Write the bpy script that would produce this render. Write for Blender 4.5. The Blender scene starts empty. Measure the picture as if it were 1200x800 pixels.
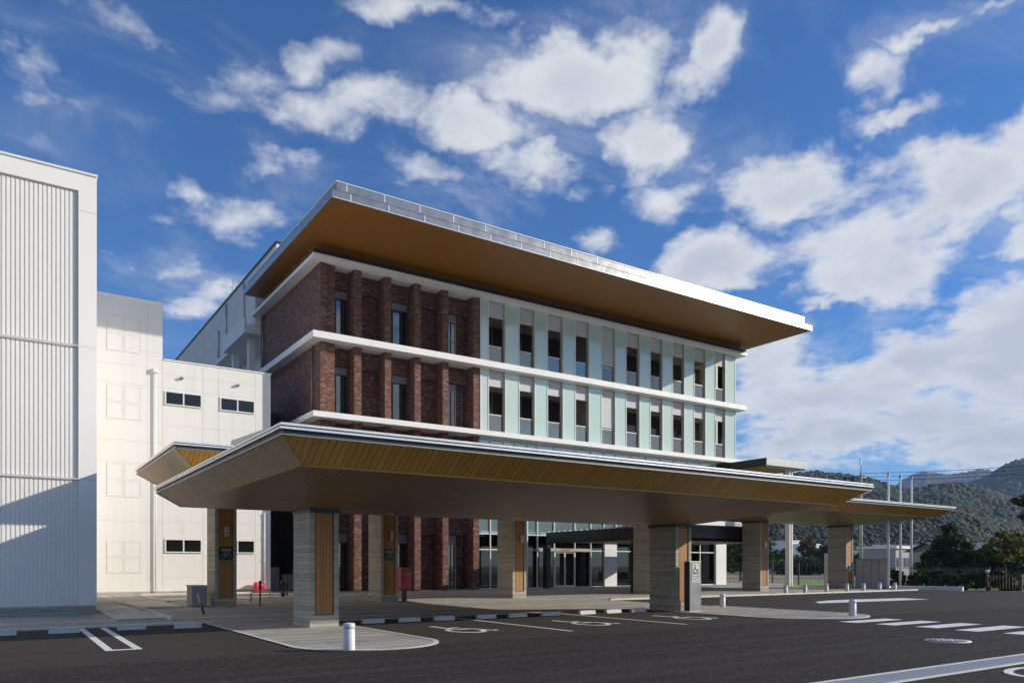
import bpy, math, random
import numpy as np
from mathutils import Vector, Matrix
random.seed(7); RNG = np.random.default_rng(7)
S = bpy.context.scene
COL = S.collection
PI = math.pi

# ------------------------------------------------------------------ camera
EYE = 1.55
YAW = math.radians(33.7884)
FX, FY = math.sin(YAW), math.cos(YAW)
RXx, RXy = math.cos(YAW), -math.sin(YAW)
cam_d = bpy.data.cameras.new('camera'); cam = bpy.data.objects.new('camera', cam_d); COL.objects.link(cam)
cam.location = (0, 0, EYE); cam.rotation_euler = (PI/2, 0, -YAW)
cam_d.sensor_width = 36; cam_d.lens = 36*896.66/1200; cam_d.shift_y = (663-400)/1200
cam_d.clip_start = .1; cam_d.clip_end = 20000
S.camera = cam

def spot(px, d):
    """a place on the ground seen along the bearing px at depth d"""
    u = (px-600)/896.66
    return (FX*d+RXx*u*d, FY*d+RXy*u*d)
def hgt(py, d): return EYE+(663-py)/896.66*d
def bearing(px, py):
    u = (px-600)/896.66
    v = Vector((FX+RXx*u, FY+RXy*u, (663-py)/896.66)).normalized()
    return math.atan2(v.x, v.y), math.asin(v.z)

# ------------------------------------------------------------------ light
SUN_EL, SUN_AZ = math.radians(21.6), math.radians(61)      # azimuth from -Y towards +X
sd = Vector((math.sin(SUN_AZ)*math.cos(SUN_EL), -math.cos(SUN_AZ)*math.cos(SUN_EL), math.sin(SUN_EL)))
sl = bpy.data.lights.new('sun', 'SUN'); sl.energy = 5.0; sl.angle = math.radians(.53); sl.color = (1, .93, .82)
so = bpy.data.objects.new('sun', sl); COL.objects.link(so); so.rotation_euler = sd.to_track_quat('Z', 'Y').to_euler()
so.location = (40, -40, 40)

W = bpy.data.worlds.new('World'); S.world = W; W.use_nodes = True
wn = W.node_tree; wn.nodes.clear()
def N(nt, t, **k):
    n = nt.nodes.new(t)
    for a, b in k.items(): setattr(n, a, b)
    return n
def setin(nt, sock, v):
    if isinstance(v, bpy.types.NodeSocket): nt.links.new(v, sock)
    else: sock.default_value = v
def M(nt, op, a, b=0., c=0., clamp=False):
    n = N(nt, 'ShaderNodeMath', operation=op, use_clamp=clamp)
    setin(nt, n.inputs[0], a); setin(nt, n.inputs[1], b)
    if len(n.inputs) > 2: setin(nt, n.inputs[2], c)
    return n.outputs[0]
def VM(nt, op, a, b=None, out=0):
    n = N(nt, 'ShaderNodeVectorMath', operation=op); setin(nt, n.inputs[0], a)
    if b is not None: setin(nt, n.inputs[1], b)
    return n.outputs[out]
def MR(nt, v, a, b, c=0., d=1., smooth=False):
    n = N(nt, 'ShaderNodeMapRange'); n.interpolation_type = 'SMOOTHSTEP' if smooth else 'LINEAR'
    for i, x in enumerate((v, a, b, c, d)): setin(nt, n.inputs[i], x)
    return n.outputs[0]
def MIX(nt, f, a, b, blend='MIX'):
    n = N(nt, 'ShaderNodeMix', data_type='RGBA', blend_type=blend)
    setin(nt, n.inputs[0], f); setin(nt, n.inputs[6], a); setin(nt, n.inputs[7], b)
    return n.outputs[2]
def NOISE(nt, vec, scale, detail=4, rough=.55, dist=0.):
    n = N(nt, 'ShaderNodeTexNoise'); setin(nt, n.inputs['Vector'], vec)
    n.inputs['Scale'].default_value = scale; n.inputs['Detail'].default_value = detail
    n.inputs['Roughness'].default_value = rough; n.inputs['Distortion'].default_value = dist
    return n.outputs[0]

sky = N(wn, 'ShaderNodeTexSky', sky_type='NISHITA'); sky.sun_disc = False
sky.sun_elevation = SUN_EL; sky.sun_rotation = math.atan2(sd.x, sd.y)
sky.altitude = 0; sky.air_density = 1.0; sky.dust_density = .35; sky.ozone_density = 3.0
tc = N(wn, 'ShaderNodeTexCoord'); dirv = VM(wn, 'NORMALIZE', tc.outputs['Generated'])
sp = N(wn, 'ShaderNodeSeparateXYZ'); wn.links.new(dirv, sp.inputs[0])
az = M(wn, 'ARCTAN2', sp.outputs[0], sp.outputs[1]); el = M(wn, 'ARCSINE', sp.outputs[2])
cb = N(wn, 'ShaderNodeCombineXYZ'); wn.links.new(az, cb.inputs[0]); wn.links.new(el, cb.inputs[1])
azel0 = cb.outputs[0]
wnz = N(wn, 'ShaderNodeTexNoise'); wn.links.new(dirv, wnz.inputs['Vector']); wnz.inputs['Scale'].default_value = 5.5; wnz.inputs['Detail'].default_value = 5; wnz.inputs['Roughness'].default_value = .62
wsc = N(wn, 'ShaderNodeVectorMath', operation='SCALE'); wn.links.new(VM(wn, 'SUBTRACT', wnz.outputs['Color'], (.5, .5, .5)), wsc.inputs[0]); wsc.inputs['Scale'].default_value = .16
azel = VM(wn, 'MULTIPLY', VM(wn, 'ADD', azel0, wsc.outputs[0]), (1, 1, 0))
# plane of the cloud layer: the bearing vector divided by its height
den = M(wn, 'ADD', M(wn, 'MAXIMUM', sp.outputs[2], 0.), .16)
cp = N(wn, 'ShaderNodeCombineXYZ')
wn.links.new(M(wn, 'DIVIDE', sp.outputs[0], den), cp.inputs[0]); wn.links.new(M(wn, 'DIVIDE', sp.outputs[1], den), cp.inputs[1])
cpv = cp.outputs[0]
CL = [  # where the larger clouds hang (centre and radii) and how dense
 (690, 85, 88, 52, 1.4), (750, 150, 52, 48, 1.3), (650, 58, 44, 26, 1.1), (843, 55, 28, 34, 1.25), (800, 95, 52, 28, 1.1), (735, 185, 26, 18, .8),
 (566, 155, 46, 26, 1.3), (612, 205, 60, 28, 1.35), (520, 205, 40, 20, .9), (560, 238, 50, 16, .9), (672, 225, 30, 18, .9), (790, 232, 58, 30, .85), (845, 312, 62, 26, 1.25), (700, 292, 50, 15, .8),
 (930, 235, 70, 34, 1.2), (1030, 275, 100, 52, 1.45), (1120, 225, 85, 44, 1.45), (1060, 130, 45, 18, 1.0), (1180, 180, 50, 36, 1.2), (1200, 285, 40, 30, 1.15),
 (1028, 75, 28, 32, 1.0), (1075, 30, 55, 14, 1.0), (1150, 8, 60, 10, .9),
 (1110, 395, 115, 42, 1.5), (1190, 400, 100, 60, 1.5), (1010, 455, 130, 45, 1.5), (1120, 490, 150, 45, 1.5), (905, 430, 45, 42, 1.3), (960, 520, 120, 32, 1.4),
 (972, 346, 36, 9, .85), (1200, 540, 120, 26, 1.4), (900, 540, 60, 26, 1.2),
 (180, 30, 75, 24, .80), (270, 60, 60, 30, .88), (250, 105, 60, 26, .8), (375, 58, 38, 24, .95), (40, 88, 45, 26, .85), (95, 120, 30, 12, .65), (350, 120, 80, 18, .66), (440, 128, 60, 22, .72),
 (322, 180, 42, 24, 1.15), (208, 195, 24, 18, .9), (285, 245, 66, 26, .95), (205, 300, 46, 24, 1.05), (250, 335, 52, 20, 1.0), (480, 6, 95, 16, .95), (40, 172, 34, 8, .6), (133, 297, 22, 12, .75), (168, 148, 20, 9, .55), (620, 14, 30, 8, .5)]
tot = None
for (x, y, rx, ry, s) in CL:
    s *= .82 if x < 500 else (.88 if x < 630 else 1.1)
    a0, e0 = bearing(x, y)
    ax = abs(bearing(x+rx, y)[0]-bearing(x-rx, y)[0])/2; ey = abs(bearing(x, y-ry)[1]-bearing(x, y+ry)[1])/2
    v = VM(wn, 'MULTIPLY', VM(wn, 'SUBTRACT', azel, (a0, e0, 0)), (1/ax, 1/ey, 0))
    g = MR(wn, VM(wn, 'LENGTH', v, out=1), 2.25, .0, 0., s*.92, True)
    tot = g if tot is None else M(wn, 'MAXIMUM', tot, g)
# the rest of the sky, beside and behind, carries the same broken clouds
ahead = VM(wn, 'DOT_PRODUCT', dirv, (FX, FY, .12), out=1)
rest = MR(wn, M(wn, 'SUBTRACT', NOISE(wn, cpv, 1.1, 2), M(wn, 'MULTIPLY', el, .22)), .29, .54, 0., .95, True)
tot = M(wn, 'MAXIMUM', tot, M(wn, 'MULTIPLY', rest, MR(wn, ahead, .66, .52, 0., 1., True)))
n1 = NOISE(wn, cpv, 2.7, 10, .56, .15)
n2 = NOISE(wn, VM(wn, 'ADD', cpv, (7.3, 2.1, 0)), 8.5, 8, .6, .2)
cov = M(wn, 'ADD', tot, M(wn, 'ADD', M(wn, 'MULTIPLY', M(wn, 'SUBTRACT', n1, .5), 2.9), M(wn, 'MULTIPLY', M(wn, 'SUBTRACT', n2, .5), 1.5)))
dens = MR(wn, cov, .28, 1.12, 0., 1., True)
dens = M(wn, 'MULTIPLY', dens, MR(wn, tot, .0, .22, 0., 1., True))
veil = M(wn, 'MULTIPLY', MR(wn, NOISE(wn, VM(wn, 'MULTIPLY', cpv, (1., 1.6, 1.)), 1.9, 8, .66, .6), .44, .76, 0., .42, True), MR(wn, tot, .0, .45, .35, 1., True))
dens = M(wn, 'MAXIMUM', dens, veil)
thick = MR(wn, M(wn, 'ADD', cov, M(wn, 'MULTIPLY', M(wn, 'SUBTRACT', n2, .5), -1.6)), .7, 1.7, 0., 1., True)
skyc = VM(wn, 'MULTIPLY', sky.outputs[0], (.42, .84, 1.32))
ccol = MIX(wn, thick, (7.9, 8.0, 8.2, 1), (5.6, 5.9, 6.6, 1))
fin = MIX(wn, M(wn, 'MULTIPLY', dens, .93), skyc, ccol)
bg = N(wn, 'ShaderNodeBackground'); wn.links.new(fin, bg.inputs[0]); bg.inputs[1].default_value = .095
wo = N(wn, 'ShaderNodeOutputWorld'); wn.links.new(bg.outputs[0], wo.inputs[0])
S.view_settings.view_transform = 'Standard'; S.view_settings.look = 'None'; S.view_settings.exposure = 0.15; S.view_settings.gamma = 1
S.view_settings.use_curve_mapping = False
S.render.engine = 'CYCLES'
S.cycles.max_bounces = 8; S.cycles.transparent_max_bounces = 12

# ------------------------------------------------------------------ materials
MATS = {}
def mat(name, col=(.5, .5, .5), rough=.6, metal=0., spec=.5, build=None):
    m = bpy.data.materials.new(name); m.use_nodes = True; nt = m.node_tree
    b = nt.nodes['Principled BSDF']; b.inputs['Base Color'].default_value = (*col, 1)
    b.inputs['Roughness'].default_value = rough; b.inputs['Metallic'].default_value = metal
    b.inputs['Specular IOR Level'].default_value = spec
    if build: build(nt, b)
    MATS[name] = m; return m
def uvs(nt):
    t = N(nt, 'ShaderNodeTexCoord'); s = N(nt, 'ShaderNodeSeparateXYZ'); nt.links.new(t.outputs['UV'], s.inputs[0])
    return t.outputs['UV'], s.outputs[0], s.outputs[1], t.outputs['Object']
def bump(nt, b, h, dist=.01, strength=1.):
    n = N(nt, 'ShaderNodeBump'); n.inputs['Distance'].default_value = dist; n.inputs['Strength'].default_value = strength
    nt.links.new(h, n.inputs['Height']); nt.links.new(n.outputs[0], b.inputs['Normal'])
def white(nt, v):
    n = N(nt, 'ShaderNodeTexWhiteNoise', noise_dimensions='1D'); nt.links.new(v, n.inputs['W']); return n.outputs[0]
def vary(amount, scale=3., detail=5, dirt=None):
    def f(nt, b):
        uv, u, v, ob = uvs(nt); c = b.inputs['Base Color'].default_value[:]
        n = NOISE(nt, ob, scale, detail, .6)
        k = MR(nt, n, .3, .7, 1-amount, 1+amount)
        cc = N(nt, 'ShaderNodeVectorMath', operation='SCALE'); cc.inputs[0].default_value = c[:3]; nt.links.new(k, cc.inputs['Scale'])
        nt.links.new(cc.outputs[0], b.inputs['Base Color'])
        r = b.inputs['Roughness'].default_value
        nt.links.new(MR(nt, NOISE(nt, ob, scale*3, 3), .3, .7, r*.85, min(1, r*1.15)), b.inputs['Roughness'])
    return f
def boards(pitch, gap, axis='u', amount=.18, grain=True):
    def f(nt, b):
        uv, u, v, ob = uvs(nt); c = b.inputs['Base Color'].default_value[:]
        a = u if axis == 'u' else v
        q = M(nt, 'DIVIDE', a, pitch); fr = M(nt, 'FRACT', q); idx = M(nt, 'FLOOR', q)
        k = MR(nt, white(nt, idx), 0, 1, 1-amount, 1+amount)
        if grain:
            mp = N(nt, 'ShaderNodeMapping'); nt.links.new(uv, mp.inputs[0])
            mp.inputs['Scale'].default_value = (30, 1.2, 1) if axis == 'u' else (1.2, 30, 1)
            k = M(nt, 'MULTIPLY', k, MR(nt, NOISE(nt, mp.outputs[0], 1., 4), .3, .7, .85, 1.15))
        groove = M(nt, 'LESS_THAN', fr, gap/pitch)
        k = M(nt, 'MULTIPLY', k, MR(nt, groove, 0, 1, 1, .22))
        cc = N(nt, 'ShaderNodeVectorMath', operation='SCALE'); cc.inputs[0].default_value = c[:3]; nt.links.new(k, cc.inputs['Scale'])
        nt.links.new(cc.outputs[0], b.inputs['Base Color'])
        bump(nt, b, M(nt, 'SUBTRACT', 1., groove), .01)
    return f
def brick(nt, b):
    uv, u, v, ob = uvs(nt)
    t = N(nt, 'ShaderNodeTexBrick'); nt.links.new(uv, t.inputs['Vector']); t.inputs['Scale'].default_value = 1
    t.inputs['Brick Width'].default_value = .21; t.inputs['Row Height'].default_value = .070; t.inputs['Mortar Size'].default_value = .005
    t.inputs['Color1'].default_value = (0, 0, 0, 1); t.inputs['Color2'].default_value = (1, 1, 1, 1); t.inputs['Mortar'].default_value = (.5, .5, .5, 1)
    t.inputs['Bias'].default_value = 0; t.inputs['Mortar Smooth'].default_value = .1
    r = N(nt, 'ShaderNodeValToRGB'); nt.links.new(t.outputs[0], r.inputs[0]); cr = r.color_ramp; cr.interpolation = 'CONSTANT'
    stops = [(0, (0.144, 0.049, 0.028)), (.2, (0.207, 0.074, 0.037)), (.4, (0.101, 0.041, 0.028)), (.56, (0.217, 0.117, 0.080)), (.68, (0.164, 0.058, 0.036)), (.82, (0.260, 0.178, 0.138)), (.92, (0.082, 0.038, 0.028))]
    while len(cr.elements) < len(stops): cr.elements.new(.5)
    for e, (p, c) in zip(cr.elements, stops): e.position = p; e.color = (*c, 1)
    c = MIX(nt, t.outputs['Fac'], r.outputs[0], (.12, .10, .09, 1))
    c = MIX(nt, MR(nt, NOISE(nt, ob, 1.3, 5), .35, .7, 0, .25), c, (.085, .045, .035, 1))
    nt.links.new(c, b.inputs['Base Color'])
    bump(nt, b, M(nt, 'SUBTRACT', 1., t.outputs['Fac']), .008)
def boardform(nt, b):
    uv, u, v, ob = uvs(nt)
    q = M(nt, 'DIVIDE', v, .105); idx = M(nt, 'FLOOR', q); fr = M(nt, 'FRACT', q)
    mp = N(nt, 'ShaderNodeMapping'); nt.links.new(uv, mp.inputs[0]); mp.inputs['Scale'].default_value = (1.3, 16, 1)
    g = NOISE(nt, mp.outputs[0], 1.5, 6, .65)
    k = M(nt, 'ADD', M(nt, 'MULTIPLY', white(nt, idx), .26), M(nt, 'MULTIPLY', g, .9))
    k = M(nt, 'ADD', k, M(nt, 'MULTIPLY', NOISE(nt, ob, 2., 4), .3))
    c = MIX(nt, MR(nt, k, .45, 1.05), (.27, .25, .195, 1), (.56, .52, .42, 1))
    line = M(nt, 'LESS_THAN', fr, .09)
    c = MIX(nt, M(nt, 'MULTIPLY', line, .55), c, (.13, .12, .10, 1))
    nt.links.new(c, b.inputs['Base Color'])
    bump(nt, b, M(nt, 'ADD', g, M(nt, 'MULTIPLY', line, -.6)), .012, .8)
def asphalt(nt, b):
    uv, u, v, ob = uvs(nt)
    n = NOISE(nt, ob, 70, 3, .8); big = NOISE(nt, ob, .35, 4, .6)
    vo = N(nt, 'ShaderNodeTexVoronoi'); vo.inputs['Scale'].default_value = 26; nt.links.new(ob, vo.inputs['Vector'])
    spk = M(nt, 'GREATER_THAN', vo.outputs['Color'], .5)
    sep = N(nt, 'ShaderNodeSeparateColor'); nt.links.new(vo.outputs['Color'], sep.inputs[0])
    s2 = M(nt, 'GREATER_THAN', sep.outputs[0], .93)
    c = MIX(nt, MR(nt, n, .3, .7), (.018, .0145, .0125, 1), (.044, .035, .031, 1))
    c = MIX(nt, MR(nt, big, .35, .65, 0, .4), c, (.043, .036, .032, 1))
    # paver seams run along X, a lane each 3.2 m, and rolled streaks
    mp = N(nt, 'ShaderNodeMapping'); nt.links.new(ob, mp.inputs[0]); mp.inputs['Scale'].default_value = (.08, 1.6, 1)
    st = NOISE(nt, mp.outputs[0], 1., 5, .6)
    c = MIX(nt, MR(nt, st, .45, .75, 0, .35), c, (.062, .053, .048, 1))
    c = MIX(nt, M(nt, 'MULTIPLY', s2, .55), c, (.115, .10, .09, 1))
    # the bays are laid in a lighter, greener mix than the lane; straight seams between laying widths
    so_ = N(nt, 'ShaderNodeSeparateXYZ'); nt.links.new(ob, so_.inputs[0]); X, Y = so_.outputs[0], so_.outputs[1]
    wob = M(nt, 'MULTIPLY', M(nt, 'SUBTRACT', NOISE(nt, ob, 1.1, 3), .5), .22)
    bay = MR(nt, M(nt, 'ADD', Y, wob), 13.45, 13.60)
    c = MIX(nt, M(nt, 'MULTIPLY', bay, .55), c, (.064, .058, .048, 1))
    for y0 in (3.1, 9.6, 13.52, 24.6):
        d_ = M(nt, 'ABSOLUTE', M(nt, 'SUBTRACT', M(nt, 'ADD', Y, M(nt, 'MULTIPLY', wob, .25)), y0))
        c = MIX(nt, MR(nt, d_, .012, .035, .65, 0.), c, (.012, .010, .010, 1))
    d_ = M(nt, 'ABSOLUTE', M(nt, 'SUBTRACT', M(nt, 'ADD', X, M(nt, 'MULTIPLY', wob, .3)), 24.2))
    c = MIX(nt, MR(nt, d_, .012, .035, .5, 0.), c, (.012, .010, .010, 1))
    # worn wheel tracks along the lane and a few drips
    for y0 in (8.1, 9.0, 10.6, 11.5):
        d_ = M(nt, 'ABSOLUTE', M(nt, 'SUBTRACT', M(nt, 'ADD', Y, M(nt, 'MULTIPLY', wob, 1.5)), y0))
        c = MIX(nt, M(nt, 'MULTIPLY', MR(nt, d_, .02, .28, .30, 0., True), MR(nt, st, .35, .6)), c, (.080, .069, .062, 1))
    dr_ = NOISE(nt, ob, 1.7, 4, .75)
    c = MIX(nt, MR(nt, dr_, .66, .74, 0, .55, True), c, (.014, .012, .011, 1))
    nt.links.new(c, b.inputs['Base Color'])
    bump(nt, b, n, .006, .9)
def pavers(nt, b):
    uv, u, v, ob = uvs(nt)
    t = N(nt, 'ShaderNodeTexBrick'); nt.links.new(uv, t.inputs['Vector']); t.inputs['Scale'].default_value = 1
    t.inputs['Brick Width'].default_value = .9; t.inputs['Row Height'].default_value = .2; t.inputs['Mortar Size'].default_value = .006
    t.inputs['Color1'].default_value = (.34, .32, .285, 1); t.inputs['Color2'].default_value = (.58, .55, .49, 1); t.inputs['Mortar'].default_value = (.15, .14, .13, 1)
    idx = M(nt, 'FLOOR', M(nt, 'DIVIDE', v, .2))
    c = MIX(nt, M(nt, 'MULTIPLY', white(nt, idx), .8), t.outputs[0], (.21, .20, .18, 1))
    c = MIX(nt, MR(nt, NOISE(nt, ob, .8, 5), .4, .7, 0, .35), c, (.36, .33, .28, 1))
    nt.links.new(c, b.inputs['Base Color']); bump(nt, b, M(nt, 'SUBTRACT', 1., t.outputs['Fac']), .004)
def rib(nt, b):
    pass
def grass(nt, b):
    uv, u, v, ob = uvs(nt)
    c = MIX(nt, MR(nt, NOISE(nt, ob, 1.4, 6, .7), .35, .65), (.05, .11, .016, 1), (.12, .22, .035, 1))
    c = MIX(nt, MR(nt, NOISE(nt, ob, .05, 4, .6), .42, .6), c, (.17, .13, .07, 1))
    nt.links.new(c, b.inputs['Base Color'])
def forest(c1, c2, c3, sc):
    def f(nt, b):
        uv, u, v, ob = uvs(nt)
        t = N(nt, 'ShaderNodeTexVoronoi'); t.inputs['Scale'].default_value = sc; nt.links.new(ob, t.inputs['Vector'])
        sep = N(nt, 'ShaderNodeSeparateColor'); nt.links.new(t.outputs['Color'], sep.inputs[0])
        c = MIX(nt, sep.outputs[0], (*c1, 1), (*c2, 1))
        c = MIX(nt, M(nt, 'GREATER_THAN', sep.outputs[1], .9), c, (*c3, 1))
        c = MIX(nt, MR(nt, NOISE(nt, ob, sc*.12, 5, .6), .35, .7, 0, .7), c, (c1[0]*.8, c1[1]*.8, c1[2]*.9, 1))
        nt.links.new(c, b.inputs['Base Color'])
        bump(nt, b, M(nt, 'SUBTRACT', 1., t.outputs['Distance']), .5/sc, 1.)
    return f
def leafmat(name, c1, c2):
    def f(nt, b):
        oi = N(nt, 'ShaderNodeNewGeometry')
        c = MIX(nt, oi.outputs['Random Per Island'], (*c1, 1), (*c2, 1)); nt.links.new(c, b.inputs['Base Color'])
        b.inputs['Subsurface Weight'].default_value = 0
        tr = N(nt, 'ShaderNodeBsdfTranslucent'); nt.links.new(c, tr.inputs[0])
        mx = N(nt, 'ShaderNodeMixShader'); mx.inputs[0].default_value = .3
        nt.links.new(b.outputs[0], mx.inputs[1]); nt.links.new(tr.outputs[0], mx.inputs[2])
        nt.links.new(mx.outputs[0], nt.nodes['Material Output'].inputs[0])
    return mat(name, c1, .7, build=f)
def glassmat(name, tint, refl, rough=.02, base=None):
    """thin pane: fresnel reflection over a tinted see-through sheet"""
    def f(nt, b):
        tr = N(nt, 'ShaderNodeBsdfTransparent'); tr.inputs[0].default_value = (*tint, 1)
        gl = N(nt, 'ShaderNodeBsdfGlossy'); gl.inputs['Roughness'].default_value = rough; gl.inputs[0].default_value = (.95, 1, .98, 1)
        lw = N(nt, 'ShaderNodeFresnel'); lw.inputs[0].default_value = 1.5
        mx = N(nt, 'ShaderNodeMixShader'); nt.links.new(M(nt, 'ADD', M(nt, 'MULTIPLY', lw.outputs[0], 1.4), refl, clamp=True), mx.inputs[0])
        under = tr.outputs[0]
        if base:
            di = N(nt, 'ShaderNodeBsdfDiffuse'); di.inputs[0].default_value = (*base[:3], 1)
            m2 = N(nt, 'ShaderNodeMixShader'); m2.inputs[0].default_value = base[3]
            nt.links.new(tr.outputs[0], m2.inputs[1]); nt.links.new(di.outputs[0], m2.inputs[2]); under = m2.outputs[0]
        nt.links.new(under, mx.inputs[1]); nt.links.new(gl.outputs[0], mx.inputs[2])
        nt.links.new(mx.outputs[0], nt.nodes['Material Output'].inputs[0])
    return mat(name, (.1, .1, .1), build=f)

mat('white_paint', (.78, .765, .73), .55, build=vary(.05, .6))
def streaked(c1, amt):
    def f(nt, b):
        uv, u, v, ob = uvs(nt)
        mp = N(nt, 'ShaderNodeMapping'); nt.links.new(uv, mp.inputs[0]); mp.inputs['Scale'].default_value = (3.5, .22, 1)
        k = M(nt, 'MULTIPLY', MR(nt, NOISE(nt, mp.outputs[0], 1., 5, .65), .42, .75, 0, amt), MR(nt, NOISE(nt, ob, .25, 3), .35, .65))
        c = MIX(nt, k, (*c1, 1), (c1[0]*.72, c1[1]*.70, c1[2]*.66, 1))
        c = MIX(nt, M(nt, 'MULTIPLY', M(nt, 'SUBTRACT', 1., M(nt, 'LESS_THAN', white(nt, M(nt, 'ADD', M(nt, 'FLOOR', M(nt, 'DIVIDE', u, .9)), M(nt, 'MULTIPLY', M(nt, 'FLOOR', M(nt, 'DIVIDE', v, 2.9)), 17.))), .6)), .05), c, (c1[0]*.8, c1[1]*.8, c1[2]*.8, 1))
        nt.links.new(c, b.inputs['Base Color'])
    return f
mat('white_panel', (.70, .68, .645), .6, build=streaked((.72, .70, .66), .35))
mat('panel_joint', (.60, .575, .53), .7, build=vary(.1))
mat('rib_white', (.90, .865, .80), .55, build=streaked((.90, .865, .80), .25))
mat('brick', (.3, .12, .07), .8, build=brick)
mat('board_concrete', (.3, .29, .26), .85, build=boardform)
mat('plain_concrete', (.36, .34, .30), .8, build=vary(.18, 1.2, 6))
mat('pale_concrete', (.60, .55, .46), .8, build=vary(.14, 1.2, 6))
mat('kerb_white', (.62, .60, .56), .7, build=vary(.12, 2))
mat('asphalt', (.05, .05, .05), .92, spec=.15, build=asphalt)
mat('pavers', (.35, .33, .3), .8, build=pavers)
def wornpaint(nt, b):
    uv, u, v, ob = uvs(nt)
    n = NOISE(nt, ob, 9, 8, .75); c = MIX(nt, MR(nt, NOISE(nt, ob, 1.5, 4), .3, .7), (.80, .79, .76, 1), (.66, .65, .62, 1))
    c = MIX(nt, MR(nt, n, .60, .70, 0, .75), c, (.09, .08, .075, 1)); nt.links.new(c, b.inputs['Base Color'])
mat('road_paint', (.80, .79, .76), .7, build=wornpaint)
mat('meadow', (.1, .15, .03), .95, build=grass)
mat('fresh_grass', (.12, .27, .025), .95, build=vary(.25, .6, 6))
mat('dry_field', (.24, .19, .10), .95, build=vary(.3, .3, 6))
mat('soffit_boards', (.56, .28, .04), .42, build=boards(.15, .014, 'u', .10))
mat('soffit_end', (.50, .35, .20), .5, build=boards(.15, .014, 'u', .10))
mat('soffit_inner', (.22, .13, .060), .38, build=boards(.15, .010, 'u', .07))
mat('trim_ochre', (.45, .23, .03), .45, build=vary(.06))
mat('wood', (.40, .18, .035), .5, build=boards(.085, .010, 'u', .16))
mat('roof_soffit', (.26, .105, .009), .40, metal=.0, build=boards(.9, .006, 'u', .03, False))
mat('fascia_metal', (.36, .35, .33), .27, metal=.7, build=vary(.02, .6, 2))
mat('bright_trim', (.74, .74, .73), .3, metal=.35, build=vary(.05))
mat('dark_metal', (.035, .038, .045), .4, metal=.5, build=vary(.15, 2))
mat('grey_metal', (.22, .23, .235), .4, metal=.7, build=vary(.1))
mat('porch_black', (.018, .020, .026), .35, metal=.3, build=vary(.2, 1))
mat('steel', (.52, .52, .51), .3, metal=.9, build=vary(.1, 4))
mat('pillar_steel', (.26, .265, .26), .38, metal=.75, build=vary(.12, .8, 2))
mat('galvanised', (.55, .56, .57), .45, metal=.5, build=vary(.1, 6))
mat('frame_white', (.72, .70, .66), .45, build=vary(.04))
mat('frame_beige', (.40, .36, .30), .5, build=vary(.06))
mat('frame_dark', (.04, .045, .05), .4, build=vary(.1))
mat('louvre_grey', (.34, .33, .33), .5, build=boards(.06, .014, 'v', .04, False))
mat('interior', (.26, .17, .10), .9, build=vary(.25, .5))
mat('warm_ceiling', (.62, .38, .19), .6, build=boards(.6, .02, 'u', .06, False))
mat('interior_light', (.55, .50, .42), .9, build=vary(.1, .5))
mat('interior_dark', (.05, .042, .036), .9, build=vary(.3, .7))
mat('blind', (.62, .62, .60), .8, build=boards(.04, .004, 'v', .03, False))
mat('bollard_grey', (.62, .62, .63), .5, build=vary(.08, 8))
mat('reflector', (.75, .42, .03), .3, build=vary(.05))
mat('red_paint', (.42, .012, .020), .3, build=vary(.08, 3))
mat('red_cabinet', (.62, .02, .03), .4, build=vary(.06, 3))
mat('black_paint', (.02, .02, .022), .45, build=vary(.1))
mat('black_sign', (.012, .012, .014), .5, build=vary(.1))
mat('sign_white', (.62, .62, .60), .5, build=vary(.03))
mat('sign_glyph', (.22, .22, .23), .5, build=vary(.03))
mat('sign_grey', (.30, .31, .31), .5, build=vary(.03))
mat('gold_letter', (.62, .50, .28), .35, metal=.6, build=vary(.05))
mat('bark', (.10, .075, .055), .9, build=vary(.25, 6))
mat('brown_wood', (.12, .075, .045), .8, build=boards(.1, .01, 'u', .2))
mat('wood_pole', (.40, .37, .33), .8, build=vary(.12, 4))
mat('house_white', (.72, .73, .72), .7, build=vary(.06, .3))
mat('house_grey', (.30, .31, .33), .7, build=vary(.08, .3))
mat('roof_tile', (.13, .14, .17), .6, build=boards(.35, .04, 'v', .12, False))
mat('roof_blue', (.20, .24, .30), .5, build=boards(.8, .06, 'u', .06, False))
mat('tactile', (.50, .36, .14), .8, build=vary(.12, 3))
mat('rubber', (.02, .02, .02), .7, build=vary(.1))
mat('car_white', (.70, .71, .72), .25, spec=.6, build=vary(.02))
mat('car_glass', (.02, .025, .03), .08, spec=.8, build=vary(.02))
mat('lamp_glass', (.6, .6, .58), .25, build=vary(.03))
mat('notice', (.55, .64, .58), .5, build=vary(.12, 30))
mat('wire', (.03, .03, .035), .6, build=vary(.05))
mat('grate', (.36, .39, .42), .45, metal=.4, build=boards(.075, .022, 'v', .05, False))
mat('forest_near', (.05, .08, .025), .9, build=forest((.030, .055, .014), (.085, .115, .028), (.16, .12, .035), .16))
mat('forest_far', (.05, .08, .04), .95, build=forest((.012, .024, .012), (.028, .042, .020), (.04, .05, .022), .06))
glassmat('clear_glass', (.86, .90, .88), .0)
glassmat('inner_glass', (.55, .56, .5), .0, .04, (.30, .24, .18, .25))
glassmat('rail_glass', (.60, .66, .62), .05, .04, (.5, .52, .48, .22))
glassmat('window_glass', (.35, .40, .38), .10)
glassmat('frosted_glass', (.35, .5, .45), .05, .10, (.64, .80, .70, .82))
glassmat('green_glass', (.42, .55, .55), .20, .03, (.40, .58, .58, .5))
glassmat('dull_glass', (.5, .5, .45), .0, .25)
glassmat('dark_glass', (.16, .20, .18), .03, .02)
leafmat('leaf_dark', (.020, .040, .012), (.062, .095, .024))
leafmat('leaf_mid', (.03, .06, .015), (.085, .13, .03))
leafmat('leaf_yellow', (.06, .085, .012), (.26, .24, .03))
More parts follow.
